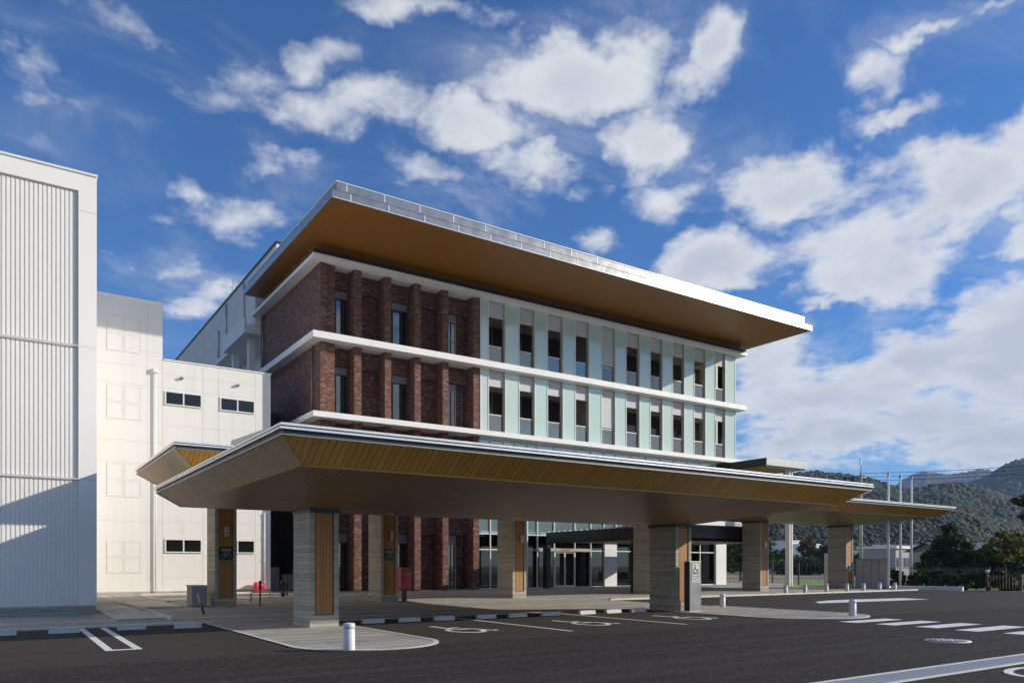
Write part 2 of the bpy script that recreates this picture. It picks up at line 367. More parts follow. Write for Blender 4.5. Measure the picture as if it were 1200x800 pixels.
leafmat('leaf_rust', (.07, .04, .02), (.16, .08, .03))

# ------------------------------------------------------------------ mesh builder
class MB:
    def __init__(s): s.v = []; s.f = []; s.m = []; s.sm = []
    def face(s, pts, mi=0, smooth=False):
        i = len(s.v); s.v += [tuple(p) for p in pts]; s.f.append(tuple(range(i, i+len(pts)))); s.m.append(mi); s.sm.append(smooth); return s
    def box(s, x0, x1, y0, y1, z0, z1, mi=0):
        a = [(x0,y0,z0),(x1,y0,z0),(x1,y1,z0),(x0,y1,z0),(x0,y0,z1),(x1,y0,z1),(x1,y1,z1),(x0,y1,z1)]
        i = len(s.v); s.v += a
        for q in ((0,3,2,1),(4,5,6,7),(0,1,5,4),(1,2,6,5),(2,3,7,6),(3,0,4,7)):
            s.f.append(tuple(i+k for k in q)); s.m.append(mi); s.sm.append(False)
        return s
    def prism(s, poly, z0, z1, mi=0):
        """vertical prism over a counter-clockwise polygon"""
        n = len(poly)
        s.face([(x, y, z0) for x, y in poly][::-1], mi); s.face([(x, y, z1) for x, y in poly], mi)
        for k in range(n):
            (x0, y0), (x1, y1) = poly[k], poly[(k+1) % n]
            s.face([(x0,y0,z0),(x1,y1,z0),(x1,y1,z1),(x0,y0,z1)], mi)
        return s
    def tube(s, pts, r, n=8, mi=0, caps=True, smooth=True):
        rs = r if isinstance(r, (list, tuple)) else [r]*len(pts)
        P = [Vector(p) for p in pts]; base = len(s.v); ref = None
        for k, p in enumerate(P):
            t = (P[min(k+1, len(P)-1)]-P[max(k-1, 0)])
            if t.length < 1e-9: t = Vector((0, 0, 1))
            t.normalize()
            if ref is None: ref = t.orthogonal().normalized()
            ref = (ref-t*ref.dot(t)).normalized() if (ref-t*ref.dot(t)).length > 1e-6 else t.orthogonal().normalized()
            b = t.cross(ref)
            for j in range(n):
                a = 2*PI*j/n; q = p+(ref*math.cos(a)+b*math.sin(a))*rs[k]; s.v.append(tuple(q))
        for k in range(len(P)-1):
            for j in range(n):
                a = base+k*n+j; b2 = base+k*n+(j+1) % n
                s.f.append((a, b2, b2+n, a+n)); s.m.append(mi); s.sm.append(smooth)
        if caps:
            s.f.append(tuple(base+j for j in range(n))[::-1]); s.m.append(mi); s.sm.append(False)
            s.f.append(tuple(base+(len(P)-1)*n+j for j in range(n))); s.m.append(mi); s.sm.append(False)
        return s
    def lathe(s, prof, cx=0, cy=0, n=24, mi=0):
        return s.tube_prof(prof, cx, cy, n, mi)
    def tube_prof(s, prof, cx, cy, n, mi):
        base = len(s.v)
        for r, z in prof:
            for j in range(n): s.v.append((cx+r*math.cos(2*PI*j/n), cy+r*math.sin(2*PI*j/n), z))
        for k in range(len(prof)-1):
            for j in range(n):
                a = base+k*n+j; b = base+k*n+(j+1) % n
                s.f.append((a, b, b+n, a+n)); s.m.append(mi); s.sm.append(True)
        s.f.append(tuple(base+(len(prof)-1)*n+j for j in range(n))); s.m.append(mi); s.sm.append(False)
        return s
    def build(s, name, mats, parent=None, bevel=0, loc=None):
        if not isinstance(mats, (list, tuple)): mats = [mats]
        me = bpy.data.meshes.new(name); me.from_pydata(s.v, [], s.f); 
        for m in mats: me.materials.append(MATS[m])
        me.polygons.foreach_set('material_index', s.m); me.polygons.foreach_set('use_smooth', s.sm)
        me.update()
        if loc:   # keep the mesh local to an origin
            co = np.empty(len(s.v)*3); me.vertices.foreach_get('co', co); co = co.reshape(-1, 3)-np.array(loc); me.vertices.foreach_set('co', co.ravel())
        uvbox(me, loc or (0, 0, 0))
        o = bpy.data.objects.new(name, me); COL.objects.link(o)
        if loc: o.location = loc
        if parent is not None:
            o.parent = parent
            if not loc:
                o.matrix_parent_inverse = Matrix.Translation(-Vector(parent_world(parent)))
            else: o.location = Vector(loc)-Vector(parent_world(parent))
        if bevel:
            b = o.modifiers.new('bevel', 'BEVEL'); b.width = bevel; b.segments = 2; b.limit_method = 'ANGLE'; b.angle_limit = .9
        return o
def parent_world(p):
    v = Vector(p.location)
    if p.parent is None: return v
    return v+p.matrix_parent_inverse.translation+Vector(parent_world(p.parent))
def uvbox(me, off):
    nl = len(me.loops)
    if nl == 0: return
    n = len(me.polygons)
    co = np.empty(len(me.vertices)*3); me.vertices.foreach_get('co', co); co = co.reshape(-1, 3)+np.array(off)
    li = np.empty(nl, dtype=np.int32); me.loops.foreach_get('vertex_index', li)
    nr = np.empty(n*3); me.polygons.foreach_get('normal', nr); nr = nr.reshape(-1, 3)
    tot = np.empty(n, dtype=np.int32); me.polygons.foreach_get('loop_total', tot)
    N_ = np.repeat(nr, tot, axis=0); P = co[li]
    t = np.stack([-N_[:, 1], N_[:, 0], np.zeros(nl)], 1); L = np.linalg.norm(t, axis=1); flat = (np.abs(N_[:, 2]) > .9) | (L < 1e-4)
    t = t/np.maximum(L, 1e-6)[:, None]; b = np.cross(N_, t)
    u = (P*t).sum(1); v = (P*b).sum(1)
    u[flat] = P[flat, 0]; v[flat] = P[flat, 1]
    uv = me.uv_layers.new(name='UVMap'); uv.data.foreach_set('uv', np.stack([u, v], 1).ravel().astype(np.float32))

def thing(name, label, cat, loc=(0, 0, 0), group=None, rotz=0):
    o = bpy.data.objects.new(name, None); COL.objects.link(o); o.location = loc; o.rotation_euler[2] = rotz
    o.empty_display_size = .2
    o['label'] = label; o['category'] = cat
    if group: o['group'] = group
    return o
def tag(o, label, cat, group=None):
    o['label'] = label; o['category'] = cat
    if group: o['group'] = group
    return o
def struct(o, kind='structure'):
    o['kind'] = kind; return o
def copytree(o, parent=None):
    c = o.copy(); COL.objects.link(c)
    if parent is not None: c.parent = parent
    for ch in list(o.children): copytree(ch, c)
    return c
def Bx(name, m, parent, *a, bevel=0): return MB().box(*a).build(name, m, parent, bevel)
def text(name, body, size, m, parent, loc, rot, extrude=.004, align='CENTER'):
    cu = bpy.data.curves.new(name, 'FONT'); cu.body = body; cu.size = size; cu.extrude = extrude; cu.align_x = align; cu.align_y = 'CENTER'
    to = bpy.data.objects.new('tmp', cu); COL.objects.link(to)
    dg = bpy.context.evaluated_depsgraph_get(); me = bpy.data.meshes.new_from_object(to.evaluated_get(dg))
    bpy.data.objects.remove(to); bpy.data.curves.remove(cu)
    me.materials.clear(); me.materials.append(MATS[m])
    o = bpy.data.objects.new(name, me); COL.objects.link(o); o.location = loc; o.rotation_euler = rot
    if parent is not None:
        o.parent = parent; o.matrix_parent_inverse = Matrix.Translation(-Vector(parent_world(parent)))
    return o
FRONT = (PI/2, 0, 0)     # lettering that faces -Y

# ------------------------------------------------------------------ ground
def rise(y): return .12*min(1, max(0, (y-28.0)/10))
g = MB(); g.face([(-2500, -2500, -.03), (4500, -2500, -.03), (4500, 4500, -.03), (-2500, 4500, -.03)])
struct(g.build('ground', 'meadow'))
lot = [(-70, -60), (95, -60), (80, 8), spot(1300, 45), spot(1128, 47.6), spot(1050, 53), spot(985, 60), spot(848, 63), spot(700, 75), (-70, 120)]
asph = MB().face([(x, y, 0) for x, y in lot]).build('asphalt_lot', 'asphalt'); struct(asph)
gs = MB().face([(*spot(600, 64), -.025), (*spot(1300, 58), -.025), (*spot(1300, 71.5), -.025), (*spot(600, 80), -.025)]).build('grass_strip', 'fresh_grass'); struct(gs)
fld = MB().face([(*spot(500, 84), -.02), (*spot(1300, 72), -.02), (*spot(1300, 120), -.02), (*spot(500, 150), -.02)]).build('dry_field', 'dry_field'); struct(fld)

def sloped(name, poly, m, dz=.004):
    """paving that follows the slight rise of the forecourt, cut into strips along Y"""
    b = MB(); ys = sorted(set([y for _, y in poly]+[28., 38.]))
    def clip(P, y0, y1):
        for (s, yy) in ((1, y0), (-1, y1)):
            out = []
            for k in range(len(P)):
                a, c = P[k], P[(k+1) % len(P)]
                ia, ic = s*(a[1]-yy) >= -1e-9, s*(c[1]-yy) >= -1e-9
                if ia: out.append(a)
                if ia != ic:
                    t = (yy-a[1])/(c[1]-a[1]); out.append((a[0]+t*(c[0]-a[0]), yy))
            P = out
            if not P: return P
        return P
    lo = min(y for _, y in poly); hi = max(y for _, y in poly)
    cuts = [lo]+[y for y in (28., 38.) if lo < y < hi]+[hi]
    for y0, y1 in zip(cuts, cuts[1:]):
        P = clip(list(poly), y0, y1)
        if len(P) > 2: b.face([(x, y, rise(y)+dz) for x, y in P])
    return struct(b.build(name, m))
sloped('forecourt_paving', [(-14, 22.05), (4.6, 22.05), (4.6, 20.45), (23.0, 20.45), (23.0, 26.5), (49.0, 26.5), (49.6, 36), (55, 42), (50, 47), (-14, 47)], 'pavers', .006)
# kerb band between lot and forecourt on the left, in front of the tower
k = MB(); k.box(-14, 4.55, 21.75, 22.05, -.02, .05); struct(k.build('kerb', 'pale_concrete', bevel=.01))
k = MB(); k.box(23.0, 49.0, 26.32, 26.5, -.02, .075); struct(k.build('kerb', 'kerb_white', bevel=.01))
# sunlit concrete slabs beside the tower
k = MB(); k.box(2.75, 4.0, 24.2, 41.3, .01, .06); k.box(4.12, 5.6, 30.0, 41.3, .01, .09); k.box(5.75, 11.9, 34.5, 41.35, .01, .115)
struct(k.build('pavement', 'pale_concrete', bevel=.01))
k = MB(); k.box(4.0, 4.12, 23.3, 41.3, .01, .13); k.box(5.6, 5.75, 33.5, 41.3, .01, .17); k.box(5.75, 12.1, 41.0, 41.4, .02, .20)
struct(k.build('kerb', 'pale_concrete', bevel=.012))

def island(pts, name):
    b = MB(); b.prism(pts, -.02, .012); o = struct(b.build(name, 'pavers'))
    # flush pale edging round the outline
    e = MB(); n = len(pts); c = Vector((sum(p[0] for p in pts)/n, sum(p[1] for p in pts)/n))
    out = []
    for i in range(n):
        a, q, d = Vector(pts[i-1]), Vector(pts[i]), Vector(pts[(i+1) % n])
        t = ((q-a).normalized()+(d-q).normalized()); t.normalize(); out.append(q+Vector((-t.y, t.x))*.11)
    for i in range(n):
        j = (i+1) % n
        a, q = pts[i], pts[j]; a2, q2 = out[i], out[j]
        if a[1] > 20.3 and q[1] > 20.3: continue
        e.face([(a[0], a[1], .020), (q[0], q[1], .020), (q2[0], q2[1], .020), (a2[0], a2[1], .020)])
        e.face([(a[0], a[1], -.01), (q[0], q[1], -.01), (q[0], q[1], .020), (a[0], a[1], .020)])
    e.build('edging', 'kerb_white', o)
    return o
ia = [(4.6, 21.9), (4.6, 14.5)]+[(6.11+1.51*math.cos(t), 14.5+1.5*math.sin(t)) for t in np.linspace(PI, 2*PI, 17)[1:-1]]+[(7.62, 14.5), (7.62, 20.42)]
island(ia+[(4.61, 20.42)] if False else ia, 'island_paving')
ic = [(18.95, 20.42), (18.95, 15.2)]+[(21.1+2.15*math.cos(t), 15.2+2.1*math.sin(t)) for t in np.linspace(PI, 2*PI, 17)[1:-1]]+[(23.25, 15.2), (23.25, 20.42)]
island(ic, 'island_paving')
MB().box(24.0, 47.5, 27.35, 27.65, .03, .052).build('tactile_strip', 'tactile', asph)

# painted markings, parts of the lot
def paint(pts, name='parking_line', z=.005): return MB().face([(x, y, z) for x, y in pts]).build(name, 'road_paint', asph)
def pbar(x0, x1, y0, y1, name='parking_line'): return paint([(x0, y0), (x1, y0), (x1, y1), (x0, y1)], name)
pbar(11.28, 11.40, 14.35, 20.3); pbar(15.14, 15.26, 14.35, 20.3)
paint([(1.60, 15.9), (1.74, 15.9), (1.74, 21.7), (1.60, 21.7)]); paint([(2.08, 15.9), (2.22, 15.9), (2.22, 21.7), (2.08, 21.7)])
pbar(1.60, 2.22, 15.72, 15.9)
for x in (-1.65, -1.17): pbar(x, x+.14, 15.9, 21.7)
pbar(-1.65, -1.03, 15.72, 15.9)
for k_, (y0) in enumerate((12.12, 11.05, 9.98, 8.9, 7.82, 6.74)):
    pbar(19.45 if k_ < 3 else 19.25, 21.75, y0, y0+.56, 'crossing_bar')
paint([(28.4, 19.4), (29.6, 19.3), (33.6, 19.0), (36.1, 18.9), (36.4, 20.3), (33.2, 20.75), (31.2, 20.8), (29.5, 20.35)], 'painted_island')
def icon(cx, cy, w, h, name='wheelchair_symbol'):
    """wheelchair pictogram painted on the asphalt, top towards +Y"""
    b = MB(); z = .006
    def P(u, v): return (cx+(u-.5)*w, cy+(v-.5)*h, z)
    def stroke(a, c, t):
        a, c = Vector(a), Vector(c); d = (c-a); n = Vector((-d.y, d.x)).normalized()*t
        b.face([P(*(a+n)), P(*(a-n)), P(*(c-n)), P(*(c+n))][::-1])
    n = 20
    b.face([P(.30+.09*math.cos(2*PI*i/n), .92+.055*math.sin(2*PI*i/n)) for i in range(n)])
    stroke((.30, .86), (.36, .46), .062); stroke((.34, .47), (.72, .47), .048); stroke((.70, .49), (.86, .14), .05); stroke((.84, .15), (.99, .19), .045); stroke((.33, .66), (.62, .66), .038)
    for i in range(26):
        a0 = math.radians(118+i*9.3); a1 = math.radians(118+(i+1)*9.3)
        b.face([P(.40+.36*math.cos(a), .30+.285*math.sin(a)) for a in (a0, a1)]+[P(.40+.27*math.cos(a), .30+.21*math.sin(a)) for a in (a1, a0)])
    return b.build(name, 'road_paint', asph)
for cx in (9.45, 13.35, 17.25): icon(cx, 16.4, 1.25, 2.3)
b = MB()
for i in range(28):
    a0, a1 = 2*PI*i/28, 2*PI*(i+1)/28
    b.face([(12.75+.85*math.cos(a0), 4.86+.58*math.sin(a0), .005), (12.75+.85*math.cos(a1), 4.86+.58*math.sin(a1), .005), (12.75+.72*math.cos(a1), 4.86+.46*math.sin(a1), .005), (12.75+.72*math.cos(a0), 4.86+.46*math.sin(a0), .005)])
b.build('painted_ring', 'road_paint', asph)
# drain channel
dr = thing('drain_channel', 'long steel grated drain with pale concrete edges crossing the asphalt', 'drain', (12, 5.9, 0))
Bx('grate', 'grate', dr, -6, 34, 5.68, 6.13, -.05, .010)
Bx('edging', 'kerb_white', dr, -6, 34, 5.60, 5.68, -.05, .012); Bx('edging', 'kerb_white', dr, -6, 34, 6.13, 6.21, -.05, .012)
# manhole
mh = thing('manhole_cover', 'round dark iron manhole cover with white rim on asphalt', 'manhole cover', (16.33, 8.17, 0))
b = MB(); b.tube_prof([(.44, -.02), (.44, .012), (.36, .013)], 16.33, 8.17, 32, 0); b.build('rim', 'kerb_white', mh)
b = MB(); b.tube_prof([(.36, -.02), (.36, .016), (.34, .02)], 16.33, 8.17, 32, 0)
for i in range(12):
    for r in (.1, .19, .27):
        a = i*PI/6+r*3; b.box(16.33+r*math.cos(a)-.022, 16.33+r*math.cos(a)+.022, 8.17+r*math.sin(a)-.022, 8.17+r*math.sin(a)+.022, .015, .026, 1)
b.build('cover', ['dark_metal', 'kerb_white'], mh)

# ------------------------------------------------------------------ main building
Y0 = 40.0; XL, XR = 14.35, 47.85
H = thing('hospital_building', 'brick and glass four storey building with a wide overhanging flat roof', 'building', (31, 45, 0))
ST = [(.10, 9.49), (9.79, 13.68), (14.04, 17.94)]
for z0, z1, back in ((9.49, 9.79, 51.5), (13.68, 14.04, 51.5), (17.94, 18.14, 51.5)):
    b = MB(); b.box(XL-.6, 48.48, Y0-.57, back, z0, z1)
    # shallow lap joints in the fascia
    for i in range(18): b.box(15.2+i*1.94-.006, 15.2+i*1.94+.006, Y0-.573, Y0-.56, z0+.01, z1-.01, 1)
    b.build('cornice', ['white_paint', 'panel_joint'], H, .01)
PX = [(14.35, 14.70), (16.27, 16.70), (18.11, 18.50), (19.98, 20.37), (21.82, 22.21), (23.95, 24.36)]
WIN = [(15.55, 16.26), (19.02, 19.97), (22.35, 23.28)]
for si, (z0, z1) in enumerate(ST):
    lz = z1-.98 if si else 3.45
    MB().box(XL+.012, 24.35, 41.14, 51.4, z0, z1).build('brick_wall', 'brick', H)
    for i, (a, c) in enumerate(PX):
        MB().box(a, c, Y0, 41.138, z0, z1).build('pier', 'brick', H)
    MB().box(14.70, 15.19, Y0+.10, 41.138, z0, z1).build('pier', 'brick', H)
    for i in range(5):
        x0 = PX[i][1] if i else 15.19
        MB().box(x0, PX[i+1][0], 40.86, 41.137, lz, z1).build('lintel', 'brick', H)
    for (a, c) in WIN:
        wt = lz-.02
        f = MB()
        lou = .42 if si else .55
        f.box(a, c, 41.02, 41.10, wt-lou, wt, 1)                  # ventilation panel over the glass
        t = .055
        f.box(a, a+t, 40.98, 41.13, z0+.02, wt-lou, 0).box(c-t, c, 40.98, 41.13, z0+.02, wt-lou, 0)
        f.box(a+t, c-t, 40.98, 41.13, wt-lou-t, wt-lou, 0).box(a+t, c-t, 40.98, 41.13, z0+.02, z0+.02+t, 0)
        f.box((a+c)/2+.12-.02, (a+c)/2+.12+.02, 40.99, 41.12, z0+.02+t, wt-lou-t, 2)
        fo = f.build('window', ['frame_dark' if a < 22 else 'frame_beige', 'louvre_grey', 'frame_dark'], H)
        if a > 22: MB().box(a+t, c-t, 40.99, 41.12, z0+1.2, z0+1.25).build('transom', 'frame_beige', fo)
        MB().box(a+t, c-t, 41.04, 41.06, z0+.02+t, wt-lou-t).build('pane', 'window_glass', fo)
        MB().box(a+t, c-t, 41.09, 41.11, z0+.02+t, wt-lou-t).build('curtain_backing', 'interior_dark', fo)  # dark sheet standing in for the unlit room behind the glass
def pipe(x, y, z0, z1, parent=H, r=.045, m='grey_metal', name='downpipe'):
    b = MB(); b.tube([(x, y, z0), (x, y, z1)], r, 10)
    for z in np.arange(z0+.4, z1, 1.2): b.box(x-r*1.5, x+r*1.5, y-r*1.4, y+r*1.6, z-.02, z+.02)
    return b.build(name, m, parent)
pipe(14.27, 41.1, 9.8, 13.68); pipe(14.27, 50.6, 14.05, 17.94); pipe(23.72, 41.04, 9.8, 13.68); pipe(23.72, 41.04, .12, 9.4)

# hollow glazed wing: slabs are the cornices; interior walls
Bx('back_wall', 'interior', H, 24.37, 46.2, 46.5, 46.7, .1, 17.94)
for i, (z0, z1) in enumerate(ST):
    if i:
        for x in np.arange(26.2, 46, 3.3): Bx('ceiling_beam', 'interior_light', H, x, x+.35, 40.7, 46.5, z1-.55, z1)
        Bx('ceiling_beam', 'interior_light', H, 24.6, 46, 43.2, 43.5, z1-.5, z1-.003)
    for x in (28.7, 35.5, 42.2): Bx('column', 'interior_light', H, x, x+.5, 44.0, 44.5, z0, z1-.56)
for z0, z1 in ST[1:]:
    Bx('balcony_ceiling', 'warm_ceiling', H, 24.5, 47.6, 40.35, 46.4, z1-.04, z1-.003)
    for i, x in enumerate(np.arange(24.6, 45.5, 2.3)):
        g_ = MB().box(x, x+.07, 42.6, 42.7, z0+.01, z1-.6).box(x+.07, x+2.3, 42.6, 42.7, z1-.68, z1-.6).box(x+.07, x+2.3, 42.6, 42.7, z0+1.0, z0+1.06).build('inner_window', 'frame_beige', H)
        MB().box(x+.07, x+2.3, 42.64, 42.66, z0+.05, z1-.68).build('pane', 'inner_glass', g_)
    Bx('inner_beam', 'interior_light', H, 24.5, 47.2, 42.55, 42.75, z1-.598, z1-.045)
Bx('partition', 'interior_light', H, 25.2, 25.35, 41.0, 46.5, 9.8, 17.9); Bx('partition', 'interior_light', H, 33.8, 34.0, 40.8, 46.5, 9.8, 17.9)
Bx('floor_slab', 'plain_concrete', H, 24.4, 47.8, 40.4, 51.4, -.1, .12)
Bx('rear_wall', 'white_paint', H, 24.4, 47.7, 51.2, 51.4, .1, 17.9)
# right-hand end: slim posts and glass so that the sky shows through the corner
for z0, z1 in ST[1:]:
    for y in (41.9, 43.9, 45.9): Bx('end_post', 'frame_white', H, 47.70, 47.82, y-.05, y+.05, z0, z1)
    o = Bx('end_window', 'frame_white', H, 47.72, 47.80, 40.1, 46.4, z0+1.1, z0+1.16)
    Bx('pane', 'clear_glass', o, 47.75, 47.77, 40.1, 46.4, z0, z1)
Bx('end_wall', 'white_paint', H, 47.55, 47.80, 46.5, 51.2, .1, 17.9)
MODX = [24.43, 26.25, 28.52, 30.79, 33.01, 35.35, 37.63, 39.88, 42.12, 44.39, 46.62]
MODE = [25.05, 27.34, 29.57, 31.88, 34.15, 36.40, 38.71, 40.94, 43.18, 45.47, 47.80]
for si in (1, 2):
    z0, z1 = ST[si]
    for i, (a, c) in enumerate(zip(MODX, MODE)):
        f = MB().box(a, a+.05, Y0-.01, Y0+.07, z0, z1).box(c-.05, c, Y0-.01, Y0+.07, z0, z1)
        f.box(a+.05, c-.05, Y0, Y0+.06, z1-.05, z1).box(a+.05, c-.05, Y0, Y0+.06, z0, z0+.05)
        fo = f.build('glass_screen', 'frame_white', H)
        MB().box(a+.05, c-.05, Y0+.02, Y0+.04, z0+.05, z1-.05).build('pane', 'frosted_glass', fo)
        MB().box(a+.05, c-.05, Y0+.30, Y0+.33, z0, z1).build('lining', 'interior', fo)
        if i < 10:
            d = MODX[i+1]
            # side reveals of the gap
            r = MB().box(c, c+.05, Y0+.08, Y0+.24, z0, z1).box(d-.05, d-.005, Y0+.02, Y0+.24, z0, z1)
            r.box(c+.05, d-.05, Y0+.16, Y0+.23, z1-.06, z1-.004).box(c+.05, d-.05, Y0+.16, Y0+.23, z0+.004, z0+.05)
            w = r.build('balcony_bay', 'frame_beige', H)
            full = (i == 4)
            MB().box(c+.05, d-.05, Y0+.13, Y0+.15, z1-(2.65 if full else 1.0), z1-.06).build('roller_blind', 'blind', w)
            MB().box(c+.05, d-.20, Y0+.12, Y0+.14, z0+.05, z0+1.12).build('balustrade_pane', 'rail_glass', w)
            MB().box(c+.05, d-.20, Y0+.10, Y0+.155, z0+1.12, z0+1.17).build('handrail', 'frame_white', w)
# curtain wall of the two lower storeys
CWX = [24.43, 25.30, 26.30, 27.20, 28.10, 28.90, 30.26, 31.98, 33.36, 34.52, 35.62, 37.05, 38.5, 39.9, 41.3, 42.7, 44.05, 45.72, 46.87, 47.80]
for i, (a, c) in enumerate(zip(CWX, CWX[1:])):
    if i in (9, 17):      # white clad pillars at ground level
        Bx('pillar', 'white_paint', H, a, c, Y0+.12, Y0+.75, .1, 3.30)
        zlo = 3.30
    elif i == 18: zlo = 3.30
    else: zlo = .12
    f = MB().box(a-.035, a+.035, Y0+.20, Y0+.36, zlo, 9.46)
    tr = [z for z in (.12, 2.55, 3.52, 6.4, 8.75, 9.40) if z >= zlo-.01]
    for z in tr: f.box(a+.035, c-.035, Y0+.22, Y0+.34, z, z+.07)
    w = f.build('window', 'frame_white', H)
    MB().box(a+.035, c-.035, Y0+.27, Y0+.29, max(zlo, 3.59), 9.40).build('pane', 'green_glass', w)
    MB().box(a+.035, c-.035, Y0+.50, Y0+.53, 3.7, 9.35).build('lining', 'interior_light', w)
    if zlo < 1 and i not in (6, 7): MB().box(a+.035, c-.035, Y0+.27, Y0+.29, .19, 3.52).build('pane', 'dark_glass', w)
    if i in (6, 7): MB().box(a+.035, c-.035, Y0+.27, Y0+.29, 2.62, 3.52).build('pane', 'dark_glass', w)
Bx('lobby_dark_wall', 'interior_dark', H, 24.5, 46.8, 44.4, 44.5, .12, 3.6)  # wall added in near-black to keep the lobby behind the glass dark
Bx('ceiling', 'interior_light', H, 24.5, 47.5, 40.6, 46.4, 3.6, 3.75)
# sliding entrance doors
for k_, (a, c) in enumerate(((30.30, 31.11), (31.13, 31.94))):
    f = MB().box(a, a+.05, 40.20, 40.26, .14, 2.5).box(c-.05, c, 40.20, 40.26, .14, 2.5).box(a+.05, c-.05, 40.20, 40.26, 2.43, 2.5).box(a+.05, c-.05, 40.20, 40.26, .14, .30)
    d = f.build('door', 'frame_white', H); MB().box(a+.05, c-.05, 40.22, 40.24, .30, 2.43).build('pane', 'dark_glass', d)
    MB().box(31.05 if k_ == 0 else 31.14, 31.10 if k_ == 0 else 31.19, 40.15, 40.19, 1.1, 1.35).build('handle', 'steel', d)
Bx('door_header', 'frame_beige', H, 28.95, 33.32, 40.12, 40.19, 2.52, 2.72)
text('door_lettering', '正面玄関', .20, 'gold_letter', H, (31.12, 40.11, 2.62), FRONT)
Bx('door_sill', 'kerb_white', H, 28.7, 37.1, 39.9, 40.2, .10, .17)
b = MB(); b.box(26.5, 26.56, 43, 43.06, .12, 1.0); b.tube([(29.6, 42, .12), (29.6, 42, .95), (30.1, 42, .95), (30.1, 42, .12)], .03, 6); b.build('lobby_rail', 'steel', H)
b = MB().tube([(32.3, 41.6, .12), (32.3, 41.6, .95), (33.0, 41.6, .95), (33.0, 41.6, .12)], .025, 6); b.build('lobby_rail', 'steel', H)

# roof
rf = MB()
rf.box(12.90, 49.50, 34.40, 50.0, 18.80, 19.17, 0)
rf.box(13.12, 48.55, 34.392, 49.9, 19.17, 19.56, 0)
rf.box(13.08, 48.60, 34.36, 49.95, 19.56, 19.62, 1)
roof = rf.build('roof', ['fascia_metal', 'bright_trim'], H, .012)
b = MB()
for i in range(19):
    x = 13.62+i*1.925; 
    if x < 48.4: b.box(x-.03, x+.03, 34.382, 34.40, 19.22, 19.56)
    x = 13.82+i*1.96; b.box(x-.028, x+.028, 34.386, 34.41, 18.82, 19.15)
b.box(12.90, 49.50, 34.38, 34.41, 18.795, 18.83)
b.build('seam', 'bright_trim', roof)
sof = MB(); zo = 18.792
sof.face([(12.98, 34.47, zo), (12.98, 49.9, zo), (49.43, 49.9, zo), (49.43, 34.47, zo)])
sof.build('soffit', 'roof_soffit', roof)
Bx('roof_neck', 'roof_soffit', H, 14.05, 48.15, 39.80, 50.0, 18.14, 18.785)
Bx('gutter', 'dark_metal', H, 13.80, 48.42, 39.46, 39.60, 18.14, 18.38); Bx('gutter', 'dark_metal', H, 13.80, 13.94, 39.601, 50.0, 18.14, 18.30)

# grey rear block above and behind
RB = thing('rear_building', 'pale grey clad rear block with black parapet edge rising behind the brick wing', 'building', (25, 65, 0))
b = MB(); b.box(14.0, 46, 46.72, 51.4, 19.7, 21.2); b.box(14.0, 46, 51.4, 92, 17.42, 21.2)
for z in (18.7, 20.0): b.box(13.994, 14.01, 51.5, 92, z, z+.03, 1)
for y in np.arange(53.5, 92, 3.2): b.box(13.995, 14.01, y, y+.03, 17.5, 21.1, 1)
b.build('wall', ['white_panel', 'panel_joint'], RB)
Bx('parapet_edge', 'black_paint', RB, 13.93, 46.1, 46.66, 92.1, 21.2, 21.32)
Bx('wall', 'white_panel', RB, 15.6, 46, 51.4, 92, 0, 17.42)
b = MB(); b.box(13.3, 15.6, 51.41, 57.3, 16.85, 17.40); b.box(13.3, 13.45, 51.41, 57.3, 17.4, 17.9); b.box(13.9, 15.6, 57.3, 92, 17.1, 17.42)
b.build('balcony', 'white_paint', RB, .01)
for y in (52.6, 56.8, 61.5): Bx('balcony_post', 'white_paint', RB, 13.9, 14.3, y, y+.4, 12, 16.85)
Bx('balcony', 'white_paint', RB, 13.3, 15.6, 51.41, 70, 12.4, 12.9)
for y, z0 in ((53.96, 17.9), (58.96, 17.5), (61.35, 17.5)): pipe(13.93, y, z0, 21.0 if y < 60 else 19.6, RB, .06, 'galvanised', 'vent_pipe')
w = Bx('window', 'frame_white', RB, 15.5, 15.58, 52.2, 53.8, 13.0, 15.4); Bx('pane', 'dark_glass', w, 15.46, 15.5, 52.3, 53.7, 13.1, 15.3)
an = MB().tube([(14.3, 58.3, 21.2), (14.3, 58.3, 22.7)], [.06, .04], 8); an.box(14.1, 14.5, 58.25, 58.35, 22.0, 22.05); tag(an.build('roof_antenna', 'galvanised'), 'short white antenna mast standing on the black edged rear parapet', 'antenna')

# ------------------------------------------------------------------ left white buildings
T = thing('ribbed_building', 'tall windowless white building with vertical ribbed cladding at far left', 'building', (-3, 34, 0))
TY, TX = 28.25, 2.62; TL = -12.0
b = MB(); b.box(TL, TX, TY+.10, 44, .25, 14.20)
b.box(TX-.52, TX+.001, TY, TY+.101, .28, 14.20); b.box(TL, TX-.52, TY, TY+.101, 13.64, 14.20)
b.box(TX-.518, TX-.002, TY-.003, TY+.05, 12.99, 13.02, 1)
for z in (8.64, 4.36): b.box(TL, TX-.0, TY-.002, TY+.06, z-.015, z+.015, 1)
for x in np.arange(TX-.60, TL, -.121):
    for z0, z1 in ((.30, 4.33), (4.40, 8.60), (8.69, 13.58)): b.box(x-.036, x+.036, TY+.076, TY+.101, z0, z1)
b.build('wall', ['rib_white', 'white_panel'], T)
Bx('coping', 'white_paint', T, TL-.03, TX+.03, TY-.04, 44.05, 14.20, 14.27)
Bx('plinth', 'board_concrete', T, TL, TX-.03, TY+.04, 43.9, 0, .28)
b = MB().tube([(.9, 29.2, 14.27), (.9, 29.2, 14.5), (2.0, 30.5, 14.5), (2.0, 30.5, 14.27)], .03, 6); b.build('roof_rail', 'grey_metal', T)

